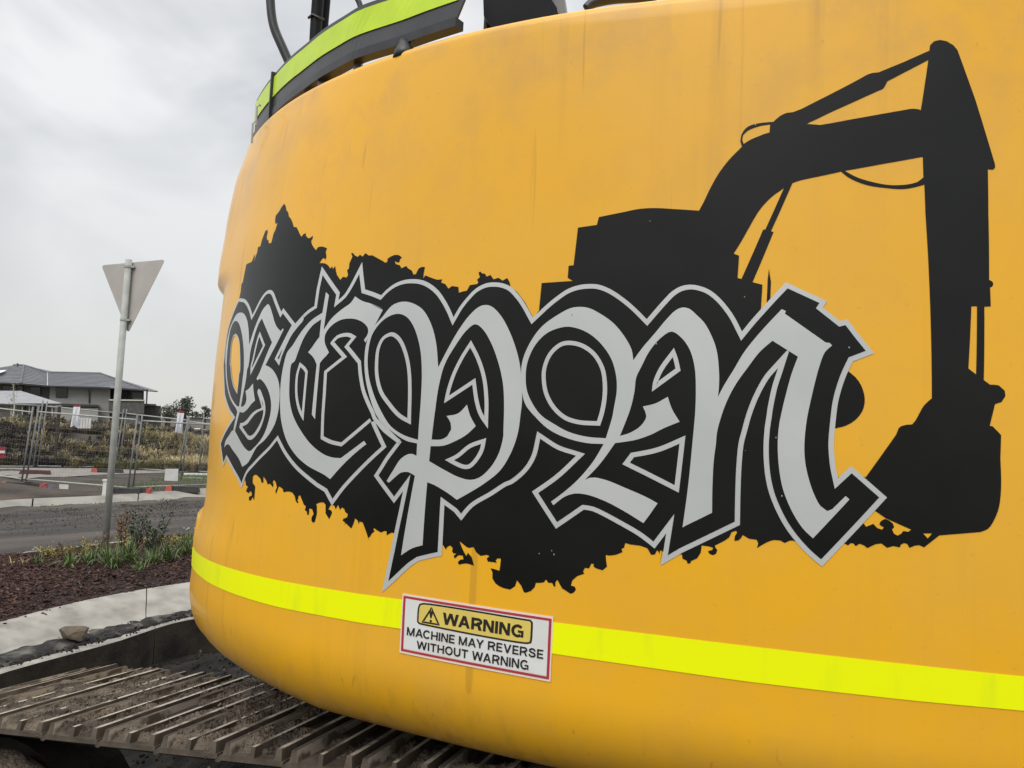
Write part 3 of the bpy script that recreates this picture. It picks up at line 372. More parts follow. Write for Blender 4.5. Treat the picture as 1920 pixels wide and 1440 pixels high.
# island bed
far=[(-6.6,6.4),(-6.2,7.6),(-5.72,9.11),(-5.61,9.42),(-4.83,11.01),(-4.5,11.59),(-3.6,12.6),(-2.2,13.4),(.5,14)]
Fd=dens(far,12); V=[];nv=26
Fi=[Fd[int(round(i/(len(B)-1)*(len(Fd)-1)))] for i in range(len(B))]
for i in range(len(B)):
    for j in range(nv):
        q=j/(nv-1); p=B[i]*(1-q)+Fi[i]*q; V.append((p[0],p[1],-.02+.05*math.sin(math.pi*q)+.03*float(fbm(p[0],p[1],.3,3,1)-.5)*(0<q<1)))
Fc=[(i*nv+j,i*nv+j+1,(i+1)*nv+j+1,(i+1)*nv+j) for i in range(len(B)-1) for j in range(nv-1)]
mesh('island_bed',V,[q[::-1] for q in Fc],M['mulch'],smooth=True,kind='structure')
def bedpt():
    a=rng.random()*.72; i=a*(len(B)-1); i0=int(i); q=rng.random()**.8; p=B[i0]*(1-q)+Fi[i0]*q; p=p+rng.normal(0,.07,2); return p,q
mb=MB()
for k in range(21000):
    p,q=bedpt(); l=rng.uniform(.016,.05)*(1 if k%9 else 1.8); yaw=rng.random()*6.3; tl=rng.normal(0,.35); cr_=rng.normal(0,.35)
    ca,sa=math.cos(yaw),math.sin(yaw); R=np.array([[ca,-sa,0],[sa,ca,0],[0,0,1]])@np.array([[1,0,0],[0,math.cos(cr_),-math.sin(cr_)],[0,math.sin(cr_),math.cos(cr_)]])@np.array([[math.cos(tl),0,math.sin(tl)],[0,1,0],[-math.sin(tl),0,math.cos(tl)]])
    mb.box((p[0],p[1],-.018+.05*math.sin(math.pi*min(q,1))+rng.uniform(0,.018)),(l,l*rng.uniform(.2,.45),.005),R,m=int(rng.choice([0,1,2],p=[.66,.07,.27])))
mb.build('bark_chips',[M['mulchc'],M['mulch2'],M['mulch']],kind='stuff',label='dark red brown bark mulch covering the traffic island bed',cat='mulch')
# thin concrete edge at the far side of the island
V=[]
for p in Fd: V+= [(p[0],p[1],-.01),(p[0]-.13,p[1]+.03,-.02),(p[0]-.22,p[1]+.05,GZ-.02)]
mesh('island_far_kerb',V,[(i*3+j,i*3+j+1,(i+1)*3+j+1,(i+1)*3+j) for i in range(len(Fd)-1) for j in (0,1)],M['concrete'],kind='structure')
# road beyond the island
rb=[(-13,-4),(-9.8,6),(-9.4,11.5),(-9.19,14.51),(-8.17,16.31),(-7.01,18.55),(-5.6,22),(-3.5,28),(4,40),(30,60)]
ra=[(-8,-4),(-6.6,4),(-6.3,7.0),(-5.72,9.11),(-4.83,11.01),(-4.2,11.59),(-2.6,13.6),(.5,16),(8,26),(34,50)]
RA,RB=dens(ra,14),dens(rb,14); V=[];nv=70
for i in range(len(RA)):
    for j in range(nv):
        q=j/(nv-1); p=RA[i]*(1-q)+RB[i]*q
        z=GZ+.03*float(fbm(p[0]*.6,p[1]*1.0,.8,4,7)-.5)+(.15*float(fbm(p[0],p[1],.5,4,8)-.25)*max(0,(q-.7)/.3) if q<.985 else 0)
        V.append((p[0],p[1],z))
mesh('road',V,[(i*nv+j,(i+1)*nv+j,(i+1)*nv+j+1,i*nv+j+1) for i in range(len(RA)-1) for j in range(nv-1)][::1],M['road'],smooth=True,kind='structure')
mb=MB()
for k in range(9000):
    i=int(rng.integers(30,len(RA)-50)); q=.30+.68*rng.random()**.35; p=RA[i]*(1-q)+RB[i]*q+rng.normal(0,.10,2)
    if fbm(p[0]*1.2,p[1]*.5,1.1,3,91)<.46: continue
    s_=rng.uniform(.004,.016)*(1 if rng.random()<.97 else 2.5); A=rng.normal(0,1,(3,3)); Qm,_=np.linalg.qr(A)
    mb.box((p[0],p[1],GZ+.006+.09*max(0,q-.75)),(s_,s_*.8,s_*.5),Qm,taper=.7,m=int(rng.random()<.75))
mb.build('road_mud',[M['soil'],M['verge']],kind='stuff',label='clods of dark mud spread over the road towards the far kerb',cat='mud')
# far kerb
fk=thing('far_kerb',(-8.4,16.8,GZ),kind='structure')
Kt=dens([(-10.1,6),(-9.85,11.5),(-9.45,14.89),(-8.45,16.85),(-7.48,19.75),(-6.1,23.3),(-4.1,29),(3.4,40.6),(29,61)],12); Kbm=dens([(-9.7,6),(-9.4,11.5),(-9.19,14.51),(-8.17,16.31),(-7.01,18.55),(-5.6,22),(-3.5,28),(4,40),(30,60)],12)
cm=np.concatenate([[0],np.cumsum(np.hypot(*np.diff(Kt,axis=0).T))])
c0=0
while c0<cm[-1]-.5:
    c1=min(c0+2.4,cm[-1]);V=[]
    for q in np.linspace(c0+.015,c1-.015,6):
        ii=np.interp(q,cm,np.arange(len(Kt))); i0=int(min(ii,len(Kt)-2)); t=ii-i0; a=Kt[i0]*(1-t)+Kt[i0+1]*t; b=Kbm[i0]*(1-t)+Kbm[i0+1]*t
        for s_,z in ((0,-.25),(0,-.035),(.25,-.025),(.6,-.08),(.85,-.125),(1.15,-.142),(1.15,-.3)): V.append((*(a+(b-a)*s_-np.array((-8.4,16.8))),z-GZ))
    mesh('kerb_segment',V,[(i*7+j,i*7+(j+1)%7,(i+1)*7+(j+1)%7,(i+1)*7+j) for i in range(5) for j in range(7)]+[tuple(range(7)),tuple(range(35,42))[::-1]],M['concf'],fk); c0=c1
# verge and field with a weedy mound
def dmound(x,y): return (y-(25.2+.25*(-x-10)*.3))
def vz(x,y):
    e=np.clip((y-(24.6-.12*(x+15)*0+ .33*(x+15.3)))/5.5,0,1); e=e*e*(3-2*e)
    z=-.05+.10*(fbm(x,y,1.2,4,11)-.5)*np.clip((23-y)/4+.4,0.15,1)
    hm=.72+.35*(fbm(x,y,3.5,3,12)-.5)+np.clip((-x-13.5)/8,-.35,.35)
    z=z+e*hm+e*.5*(fbm(x,y,1.4,4,13)-.5)
    z=z+.20*np.exp(-(((x+10.6)/1.3)**2+((y-16.3)/1.0)**2))
    return z
V=[];nv=130;outer=np.array([(-45,6),(-42,14),(-40,34),(-30,46),(-16,50),(-4,53),(10,62),(32,80)]); Ot=dens(outer,12); Ot=Ot[np.linspace(0,len(Ot)-1,len(Kt)).round().astype(int)]
for i in range(len(Kt)):
    for j in range(nv):
        q=(j/(nv-1))**1.25; p=Kt[i]*(1-q)+Ot[i]*q; z=float(vz(p[0],p[1])) if j>0 else -.045
        V.append((p[0],p[1],z))
mesh('verge',V,[(i*nv+j,i*nv+j+1,(i+1)*nv+j+1,(i+1)*nv+j)[::-1] for i in range(len(Kt)-1) for j in range(nv-1)],M['verge'],smooth=True,kind='structure')
def pxsheet(name,pts,z,m,**k):
    P=[at(x,y,z) for x,y in pts]; mesh(name,P,[tuple(range(len(P)))],m,**k)
V=[]
for (x,yt,yb) in [(-60,877,893),(0,877,894),(40,877,898),(75,877,896),(120,877,893),(180,877,890),(240,877,888),(300,876,886),(395,874,882),(470,872,880)]:
    a=at(x,yt,-.03);b=at(x,yb,-.03)
    for q in (0,.5,1):
        p=a*(1-q)+b*q; V.append((p[0],p[1],float(vz(p[0],p[1]))+.012))
mesh('footpath',V,[(i*3+j,i*3+j+1,(i+1)*3+j+1,(i+1)*3+j) for i in range(9) for j in (0,1)],M['path'],kind='structure')
# far ground behind the mound
mesh('far_field',[(-400,48,.2),(-16,49.5,.2),(100,60,.2),(600,900,.0),(-900,900,0)],[(0,1,2,3,4)],M['field'],kind='structure')

# grass and weeds on the mound
def blades(name,n,reg,h,wd,m,label,cat,dens_seed,thr,clump=9,lean=.35):
    mb=MB();c=0;tries=0
    while c<n and tries<n*12:
        tries+=1; x=rng.uniform(*reg[0]); y=rng.uniform(*reg[1])
        if fbm(x,y,1.8,3,dens_seed)<thr: continue
        yb=24.4+.33*(x+15.3)
        if y<yb: continue
        z=float(vz(x,y)); c+=1
        for k in range(clump):
            a=rng.random()*6.3; ll=rng.uniform(.5,1)*h; le=rng.uniform(.1,1)*lean*ll; bx=x+rng.normal(0,.12); by=y+rng.normal(0,.12); ww=wd*rng.uniform(.6,1.3)
            dx,dy=math.cos(a),math.sin(a); px,py=-dy*ww,dx*ww
            V=[(bx-px,by-py,z-.05),(bx+px,by+py,z-.05),(bx+dx*le*.4+px*.7,by+dy*le*.4+py*.7,z+ll*.6),(bx+dx*le*.4-px*.7,by+dy*le*.4-py*.7,z+ll*.6),(bx+dx*le,by+dy*le,z+ll)]
            mb.add(V,[(0,1,2,3),(3,2,4)])
    mb.build(name,m,kind='stuff',label=label,cat=cat)
def tussocks(name,n,xr,yr,h,rad,nb,wd,m,label,cat,seed,thr,prefer=None):
    mb=MB();c=0;tries=0
    while c<n and tries<n*20:
        tries+=1; x=rng.uniform(*xr); y=24.45+.33*(x+15.3)+rng.uniform(0,1)**1.4*yr
        if fbm(x,y,2.2,3,seed)<thr: continue
        if prefer and rng.random()>prefer(x,y): continue
        z=float(vz(x,y)); c+=1; hh=h*rng.uniform(.6,1.25); rr=rad*rng.uniform(.6,1.3)
        for k in range(nb):
            a=rng.random()*6.3; q=rng.random()**.6; bx=x+math.cos(a)*rr*.35*q; by=y+math.sin(a)*rr*.35*q; l=hh*rng.uniform(.55,1.05); le=rr*q*rng.uniform(.6,1.2); ww=wd*rng.uniform(.6,1.4)
            dx,dy=math.cos(a+rng.normal(0,.5)),math.sin(a+rng.normal(0,.5)); px,py=-dy*ww,dx*ww
            zt=l*(1-.35*q)
            mb.add([(bx-px,by-py,z-.05),(bx+px,by+py,z-.05),(bx+dx*le*.5+px*.8,by+dy*le*.5+py*.8,z+zt*.8),(bx+dx*le*.5-px*.8,by+dy*le*.5-py*.8,z+zt*.8),(bx+dx*le,by+dy*le,z+zt*.92)],[(0,1,2,3),(3,2,4)])
    mb.build(name,m,kind='stuff',label=label,cat=cat)
left=lambda x,y:min(1,max(.12,(-13.2-x)/2.5+.3+1.2*math.exp(-((x+12.6)/.9)**2-((y-28)/1.6)**2)))
right=lambda x,y:min(1,max(.22,(x+15.2)/2.4))
tussocks('dry_grass',520,(-21,-8),13,.50,.55,70,.011,M['straw'],'pale straw coloured dry grass tussocks on the mound behind the fence','dry grass',21,.44,right)
tussocks('olive_weeds',620,(-21,-8),14,.38,.5,50,.022,M['olive'],'olive green weeds covering the mound behind the fence','weeds',31,.40)
tussocks('dead_weeds',620,(-21,-8),13,.46,.5,60,.02,M['weed'],'dark purplish dead weeds, thickest on the left of the mound','weeds',41,.38,left)
# verge grass near the far kerb
mb=MB()
for k in range(900):
    x=rng.uniform(-9.6,-6.8); y=rng.uniform(17.5,24)
    if x<-11+(24-y)*.3 or fbm(x,y,1.1,3,77)<.5: continue
    i=np.argmin(abs(Kt[:,1]-y))
    if x>Kt[i,0]-.25: continue
    z=float(vz(x,y))
    for q in range(7):
        a=rng.random()*6.3; h=rng.uniform(.05,.14); dx,dy=math.cos(a)*.04,math.sin(a)*.04; bx,by=x+rng.normal(0,.07),y+rng.normal(0,.07)
        mb.add([(bx-dy*.2,by+dx*.2,z-.02),(bx+dy*.2,by-dx*.2,z-.02),(bx+dx,by+dy,z+h)],[(0,1,2)])
mb.build('verge_grass',M['leaf'],kind='stuff',label='short green grass growing on the verge behind the far kerb',cat='grass')

# ================================================================ EXCAVATOR
ex=thing('excavator',(.9,4.2,PIT),'large yellow tracked excavator seen from behind, black and silver graphics on its tail','excavator'); EO=np.array((.9,4.2,PIT))
# counterweight skin
zs=[];
tv=list(np.linspace(2*TC-1.77,TC,70)[:-1])+list(np.linspace(TC,1.77,110))
def zlist(t):
    z0=zbot(max(t,2*TC-t)); q=[z0+BV*(1-math.cos(math.pi/2*k/12)) for k in range(13)]
    q+=list(np.linspace(z0+BV,SH-.012,12)[1:])+[SH+.012]+list(np.linspace(SH+.012,STEP-.012,28)[1:])+[STEP+.008]+list(np.linspace(STEP+.008,ZU-.02,20)[1:])
    return q
V=[];Nn=[]
nz=None
RT=.022
for t in tv:
    zl=zlist(t); col=[]
    for z in zl: col.append(S2(t,z))
    n=np.array([-math.sin(t),-math.cos(t),0])
    P=S2(t,ZU-.02)
    for k in range(1,7):
        a=math.pi/2*k/6; col.append(P-n*RT*(1-math.cos(a))+np.array([0,0,RT*math.sin(a)]))
    col.append(col[-1]-n*.25); nz=len(col); V+=col
nt_=len(tv)
side=[]
dirs=[]
for sgn,t in ((0,tv[0]),(1,tv[-1])):
    n=np.array([-math.sin(t),-math.cos(t),0]); tg=np.array([-n[1],n[0],0]); 
    if tg@np.array([math.sin(TC),math.cos(TC),0])<0: tg=-tg
    dirs.append(tg)
first=V[:nz]; last=V[-nz:]
V=[p+dirs[0]*1.6 for p in first]+V+[p+dirs[1]*1.6 for p in last]; nt_+=2
Fc=[(i*nz+j,(i+1)*nz+j,(i+1)*nz+j+1,i*nz+j+1) for i in range(nt_-1) for j in range(nz-1)]
top=[i*nz+nz-1 for i in range(nt_)]; bot=[i*nz for i in range(nt_)]
Fc+=[tuple(top[::-1]),tuple(bot)]
cw=mesh('counterweight',sub(V,EO),[q[::-1] for q in Fc],M['yellow'],ex,smooth=True)
# sharpen caps
for p in cw.data.polygons:
    if len(p.vertices)>6: p.use_smooth=False
# back wall of the upper body
a,b=V[nz*0+10],V[-nz+10]
mb=MB(); ctr=(a+b)/2; mb.box((ctr[0],ctr[1],CZ+.05),(abs(b[0]-a[0])*.96,.3,1.3)); mb.build('engine_housing',M['rail'],ex)

# vinyl graphics
def parse(s):
    o=[]
    for q in s.split():
        f_=q.endswith('c'); q=q.rstrip('c'); a,b=q.split(','); o.append((int(a)/1e4,int(b)/1e4,f_))
    return o
def smooth(P,closed=True,step=.007):
    n=len(P);o=[]
    rngi=range(n) if closed else range(n-1)
    for i in rngi:
        p1=np.array(P[i][:2]);p2=np.array(P[(i+1)%n][:2]);c1=P[i][2];c2=P[(i+1)%n][2]
        p0=np.array(P[(i-1)%n][:2]) if not c1 and (closed or i>0) else p1
        p3=np.array(P[(i+2)%n][:2]) if not c2 and (closed or i+2<n) else p2
        o.append(tuple(p1)+(c1,))
        d=np.hypot(*(p2-p1)); k=max(1,int(d/step)); 
        if c1 and c2:
            k=max(1,int(d/.02))
            for j in range(1,k): o.append((*(p1+(p2-p1)*j/k),True))
            continue
        # centripetal catmull-rom
        def al(a,b): return max(np.hypot(*(b-a)),1e-6)**.5
        if c1: p0=2*p1-p2 if not c2 else p1
        if c2: p3=2*p2-p1 if not c1 else p2
        t0=0;t1=t0+al(p0,p1);t2=t1+al(p1,p2);t3=t2+al(p2,p3)
        for j in range(1,k):
            t=t1+(t2-t1)*j/k
            A1=(t1-t)/(t1-t0)*p0+(t-t0)/(t1-t0)*p1; A2=(t2-t)/(t2-t1)*p1+(t-t1)/(t2-t1)*p2; A3=(t3-t)/(t3-t2)*p2+(t-t2)/(t3-t2)*p3
            B1=(t2-t)/(t2-t0)*A1+(t-t0)/(t2-t0)*A2; B2=(t3-t)/(t3-t1)*A2+(t-t1)/(t3-t1)*A3
            q=(t2-t)/(t2-t1)*B1+(t-t1)/(t2-t1)*B2; o.append((q[0],q[1],False))
    if not closed: o.append(tuple(P[-1][:2])+(True,))
    return o
def area(P): 
    x=np.array([p[0] for p in P]);y=np.array([p[1] for p in P]); return .5*np.sum(x*np.roll(y,-1)-y*np.roll(x,-1))
def offset(P,d,closed=True,lim=9):
    n=len(P);o=[]
    A=[np.array(p[:2]) for p in P]
    for i in range(n):
        a=A[i-1] if (closed or i>0) else None; b=A[i]; c=A[(i+1)%n] if (closed or i<n-1) else None
        e1=(b-a) if a is not None else (c-b); e2=(c-b) if c is not None else (b-a)
        e1=e1/(np.hypot(*e1)+1e-12); e2=e2/(np.hypot(*e2)+1e-12)
        n1=np.array([-e1[1],e1[0]]);n2=np.array([-e2[1],e2[0]]); m=n1+n2; l=np.hypot(*m)
        if l<1e-6: m=n1;k=1
        else:
            m/=l; k=min(1/max(m@n1,.02),lim)
        o.append(tuple(b+m*d*k))
    return o
def inside(P,Q):                        # even-odd for arrays of points
    x=Q[:,0];y=Q[:,1];c=np.zeros(len(Q),bool); P=np.asarray([p[:2] for p in P]); px,py=P[:,0],P[:,1]; j=len(P)-1
    for i in range(len(P)):
        if py[i]!=py[j]:
            m=((py[i]>y)!=(py[j]>y))&(x<(px[j]-px[i])*(y-py[i])/(py[j]-py[i])+px[i]); c^=m
        j=i
    return c
def vinyl(name,adds,holes,off,m,parent=None,grid=.03,**k):
    loops=adds+holes; vs=[];es=[]
    for P in loops:
        b=len(vs);n=len(P); vs+=[Vector(p[:2]) for p in P]; es+=[(b+i,b+(i+1)%n) for i in range(n)]
    A=np.array([p[:2] for P in adds for p in P]); lo=A.min(0);hi=A.max(0)
    gx=np.arange(lo[0]+grid/2,hi[0],grid);gy=np.arange(lo[1]+grid/2,hi[1],grid)
    if len(gx) and len(gy):
        G=np.array([(a,b) for a in gx for b in gy]); G=G+rng.uniform(-.002,.002,G.shape); keep=np.zeros(len(G),bool)
        for P in adds: keep|=inside(P,G)
        vs+=[Vector(g) for g in G[keep]]
    R=delaunay_2d_cdt(vs,es,[],0,1e-5); ov=np.array([(v.x,v.y) for v in R[0]]); tf=[t for t in R[2] if len(t)==3]
    ce=np.array([ov[list(t)].mean(0) for t in tf]); keep=np.zeros(len(ce),bool)
    for P in adds: keep|=inside(P,ce)
    for P in holes: keep&=~inside(P,ce)
    V=[];Nm=[]
    for a,b in ov:
        p,n=onsurf(a,b,off); V.append(p-EO);Nm.append(n)
    fs=[]
    for t,kp in zip(tf,keep):
        if not kp: continue
        a,b,c=[V[i] for i in t]
        if np.cross(b-a,c-a)@Nm[t[0]]<0: t=(t[0],t[2],t[1])
        fs.append(t)
    used=sorted({i for t in fs for i in t}); mp_={i:j for j,i in enumerate(used)}
    o=mesh(name,[V[i] for i in used],[[mp_[i] for i in t] for t in fs],m,parent or ex,smooth=True,norm=[Nm[i] for i in used],**k)
    return o
SH_={}
for n_,k_,l_,c_,w_,p_ in SHAPES: SH_[n_]=(k_,l_,c_,w_,smooth(parse(p_),closed=(k_!='stroke')))
OFF=lambda l:.0006+.0004*l
def holes(*n): return [SH_[q][4] for q in n]
gr=vinyl('silhouette_graphic',[SH_['splash'][4]],holes(*['h%d'%i for i in range(1,9)]),OFF(0),M['black'],label='black splatter merging into an excavator silhouette')
for q_ in ('wheelblob','antenna'): vinyl('silhouette_piece',[SH_[q_][4]],[],OFF(0),M['black'],gr)
O=SH_['lettering_outline'][4]; eye=SH_['eye'][4]
if area(O)<0: O=O[::-1]
if area(eye)<0: eye=eye[::-1]
# eye hole keeps clear of the black splash as well
ol=vinyl('lettering_outline',[O],[eye],OFF(1),M['silver'],gr)
inn=offset(O,.0095); eo=offset(eye,-.005)
vinyl('lettering_shadow',[inn],[eo],OFF(2),M['black'],gr)
def letter(n,hs,label): vinyl('letter',[SH_[n][4]],holes(*hs),OFF(3),M['silver'],gr,label=label)
letter('b_letter',('bh1','bh2'),'silver blackletter B, first letter'); letter('c_letter',(),'silver blackletter C, second letter')
letter('p_letter',('ph1','ph2'),'silver blackletter P, third letter'); letter('m_letter',('mh1',),'silver blackletter M, last and widest letter')
for n_ in ('bc_web','b_lower'): vinyl('counter_outline',[SH_[n_][4]],[],OFF(3),M['silver'],gr)
for n_ in ('bc_gap','b_lower_in','b_lower_slit'): vinyl('counter_fill',[SH_[n_][4]],[],OFF(4),M['black'],gr)
for n_,(k_,l_,c_,w_,P) in SH_.items():
    if k_=='ring' and n_.startswith('ring'):
        if area(P)<0: P=P[::-1]
        vinyl('counter_outline',[P],[offset(P,w_/1000)],OFF(3),M['silver'],gr)
    if k_=='stroke':
        a=offset(P,w_/2000,False);b=offset(P,-w_/2000,False); vinyl('counter_outline',[a+b[::-1]],[],OFF(3),M['silver'],gr)
# warning label
wl=vinyl('warning_label',[SH_['sign_base'][4]],[],OFF(3),M['cream'],label='white warning label with red frame')
def wp(name,n_,m,l): return vinyl(name,[SH_[n_][4]],[],OFF(l),m,wl)
P=SH_['sign_frame'][4]; P=P if area(P)>0 else P[::-1]; vinyl('red_frame',[P],[offset(P,.0049)],OFF(5),M['red'],wl)
wp('white_panel','sign_panel',M['white'],4); wp('caution_border','sign_caution',M['ink'],5); 
P=SH_['sign_caution'][4]; P=P if area(P)>0 else P[::-1]; vinyl('caution_panel',[offset(P,.0038,True,1.6)],[],OFF(6),M['amber'],wl)
P=SH_['tri'][4]; P=P if area(P)>0 else P[::-1]; vinyl('warning_triangle',[P],[offset(P,.0036)],OFF(7),M['ink'],wl)
vinyl('exclamation_mark',[SH_['bang'][4],SH_['bang_dot'][4]],[],OFF(7),M['ink'],wl)
def glyph(ch,t):
    h=t/2; o=[]
    def rect(x0,y0,x1,y1): o.append([(x0,y0),(x1,y0),(x1,y1),(x0,y1)])
    def diag(x0,y0,x1,y1,tt=t):
        hw=tt/2*math.sqrt(1+((x1-x0)/(y1-y0))**2); o.append([(x0-hw,y0),(x0+hw,y0),(x1+hw,y1),(x1-hw,y1)])
    def hw_(dx): return h*math.sqrt(1+dx*dx)
    def stroke(P):
        a_=offset([(*p,0) for p in P],h,False,2); b_=offset([(*p,0) for p in P],-h,False,2); o.append([tuple(q) for q in a_]+[tuple(q) for q in b_[::-1]])
    def arc(cx,cy,rx,ry,a0,a1,n=14): return [(cx+rx*math.cos(math.radians(a0+(a1-a0)*i/n)),cy+ry*math.sin(math.radians(a0+(a1-a0)*i/n))) for i in range(n+1)]
    if ch=='I': w_=t; rect(0,0,t,1)
    elif ch=='W':
        w_=1.34;k=hw_(.25); diag(k,1,.34,0);diag(.34,0,.67,1);diag(.67,1,1.0,0);diag(1.0,0,w_-k,1)
    elif ch=='A': w_=.98;k=hw_(.35); diag(k,0,w_/2,1);diag(w_-k,0,w_/2,1); rect(.24,.22,.74,.22+t*.85)
    elif ch=='V': w_=.92;k=hw_(.35); diag(k,1,w_/2,0);diag(w_-k,1,w_/2,0)
    elif ch=='Y': w_=.92;k=hw_(.5); diag(k,1,w_/2,.40);diag(w_-k,1,w_/2,.40); rect(w_/2-h,0,w_/2+h,.5)
    elif ch=='M': w_=1.02; rect(0,0,t*.92,1);rect(w_-t*.92,0,w_,1);k=hw_(.35);diag(k*.98,1,w_/2,0,t*.9);diag(w_-k*.98,1,w_/2,0,t*.9)
    elif ch=='N': w_=.86; rect(0,0,t*.95,1);rect(w_-t*.95,0,w_,1);k=hw_(.6);diag(k*.9,1,w_-k*.9,0)
    elif ch=='H': w_=.86; rect(0,0,t,1);rect(w_-t,0,w_,1);rect(0,.5-h*.9,w_,.5+h*.9)
    elif ch=='T': w_=.80; rect(0,1-t*.95,w_,1);rect(w_/2-h,0,w_/2+h,1)
    elif ch=='E': w_=.72; rect(0,0,t,1);rect(0,0,w_,t*.95);rect(0,1-t*.95,w_*.97,1);rect(0,.5-h*.9,w_*.9,.5+h*.9)
    elif ch=='U': w_=.84; stroke([(h,1)]+arc(w_/2,w_/2-h+h*.9,w_/2-h,w_/2-h*1.1,180,360,16)+[(w_-h,1)])
    elif ch=='O': w_=.98; stroke(arc(w_/2,.5,w_/2-h,.5-h*.8,0,361,30))
    elif ch=='C': w_=.92; stroke(arc(.49,.5,.49-h,.5-h*.8,40,320,24))
    elif ch=='G': w_=.96; stroke(arc(.49,.5,.49-h,.5-h*.8,42,312,24)); rect(.52,.36,w_,.36+t*.85); rect(w_-t*.8,0.02,w_,.42)
    elif ch=='R':
        w_=.88; rect(0,0,t,1); stroke([(h,1-h*.95),(.52,1-h*.95)]+arc(.54,.715,.24,.285-h*.95,90,-90,10)+[(.52,.43),(h,.43)]); o.append([(.50-.02,.42),(.50+t*.95,.42+.02),(w_,0),(w_-t*1.15,0)])
    elif ch=='S':
        w_=.84; stroke([(*q,)[:2] for q in smooth([(w_-h,.70,False),(.60,.88,False),(.40,.92,False),(.18,.84,False),(.13,.70,False),(.26,.57,False),(.48,.50,False),(.68,.42,False),(.74,.27,False),(.62,.12,False),(.42,.08,False),(.20,.13,False),(.07,.31,False)],False,.05)])
    else: w_=.38
    return w_,o
for txt,Q in SIGN_TEXT:
    t_=.235 if txt=='WARNING' else .19; sp_=.09 if txt=='WARNING' else .13; x=0;polys=[]
    prev=''
    for ch in txt:
        w_,o_=glyph(ch,t_)
        if prev+ch in ('WA','AY','AC'): x-=.11
        prev=ch
        if ch!=' ': polys.append([[(px_+x,py_) for px_,py_ in q] for q in o_])
        x+=w_+(sp_ if ch!=' ' else 0)
    tot=x-sp_; tl,tr,br,bl=[np.array(q) for q in Q]
    for gl in polys:
        ad_=[]
        for q in gl: ad_.append([tuple((tl*(1-a)+tr*a)*b+(bl*(1-a)+br*a)*(1-b)) for a,b in [(px_/tot,py_) for px_,py_ in q]])
        vinyl('printed_letter',ad_,[],OFF(7),M['ink'],wl)
# tape
def strip(T,Bm,s0,s1,name):
    T=sorted(T);Bm=sorted(Bm); ss_=np.arange(s0,s1+.001,.02); V=[];Nm=[]
    def ev(P,s):
        x=[p[0] for p in P];y=[p[1] for p in P]
        if s<x[0]: return y[0]+(s-x[0])*(y[1]-y[0])/(x[1]-x[0])*.5
        if s>x[-1]: return y[-1]
        return float(np.interp(s,x,y))
    cb_=np.polyfit([p[0] for p in Bm],[p[1] for p in Bm],2); ct_=np.polyfit([p[0] for p in T],[p[1] for p in T],2); smin=min(T[0][0],Bm[0][0]); smax=max(T[-1][0],Bm[-1][0])
    for s in ss_:
        q=min(max(s,smin),smax); zb_=.5*np.polyval(cb_,q)+.5*ev(Bm,q); zt_=.5*np.polyval(ct_,q)+.5*ev(T,q)
        for k in range(4):
            p,n=onsurf(s,zb_+(zt_-zb_)*k/3,.0012); V.append(p-EO);Nm.append(n)
    Fc=[(i*4+j,i*4+j+1,(i+1)*4+j+1,(i+1)*4+j) for i in range(len(ss_)-1) for j in range(3)]
    g=[]
    for q in Fc:
        if np.cross(V[q[1]]-V[q[0]],V[q[2]]-V[q[0]])@Nm[q[0]]<0:q=q[::-1]
        g.append(q)
    mesh(name,V,g,M['tape'],ex,smooth=True,norm=Nm)
sl=min(TAPE_L[0]+TAPE_L[1])[0]; 
lmax=max(p[0] for p in TAPE_L[0]); lmin=min(p[0] for p in TAPE_L[0]); rmax=max(p[0] for p in TAPE_R[0])
strip(*TAPE_L,lmin-.012,float(np.interp(1.70,_ts,_s)),'reflective_tape')
strip(*TAPE_R,-.6,rmax+.018,'reflective_tape')
# curved guard rail with green reflective tape on top
G=dens([np.array(p) for p in GUARD],5); zb=CZ+.945
def plate(name,z0,z1,inn_,m,parent,ext=.0,thk=.006,i0=0,i1=None,cut=0):
    A=G[i0:i1]; n=len(A); tg=np.gradient(A,axis=0); tg/=np.hypot(*tg.T)[:,None]; nn=np.stack([-tg[:,1],tg[:,0]],1)
    s=1 if (nn[n//2]@(A[n//2]-np.array((1.6,5.8))))>0 else -1; nn*=s; V=[]
    for i in range(n):
        sh=tg[i]*cut*(i/(n-1))
        for off,z in ((-inn_,z0),(-inn_,z1),(-inn_-thk,z1),(-inn_-thk,z0)):
            p=A[i]+nn[i]*off+(sh*(1 if z==z1 else 0)); V.append(np.array((p[0],p[1],z))-EO)
    Fc=[(i*4+j,i*4+(j+1)%4,(i+1)*4+(j+1)%4,(i+1)*4+j) for i in range(n-1) for j in range(4)]+[(0,1,2,3),tuple(range(4*n-4,4*n))[::-1]]
    return mesh(name,V,Fc,m,parent)
gd=plate('guard_rail',zb+.018,zb+.135,0,M['rail'],ex,cut=.06)
plate('green_reflective_tape',zb+.058,zb+.122,-.003,M['tape2'],gd,thk=.002,cut=.052)
plate('lower_flange',zb-.004,zb+.018,-.004,M['rubber'],gd,thk=.03)
mb=MB()
for i in (11,):
    p=G[i]; tg=G[i+1]-G[i]; an=math.atan2(tg[1],tg[0]); R=np.array([[math.cos(an),-math.sin(an),0],[math.sin(an),math.cos(an),0],[0,0,1]])
    mb.box(np.array((p[0],p[1],zb+.06))-EO,(.008,.022,.155),R)
mb.build('joint_strap',M['rubber'],gd)
for px,wd in ((665,.02),(572,.02),(598,.03)):
    d=ray(px,130); i=int(np.argmin([abs(proj_x-px) for proj_x in [960+F*((np.array((*g,zb))-C)@r)/((np.array((*g,zb))-C)@f) for g in G]])); g=G[i]
    mb=MB(); mb.box(np.array((g[0]+.01,g[1]+.02,zb-.03))-EO,(wd,wd,.09)); mb.build('guard_post',M['rail'],gd)
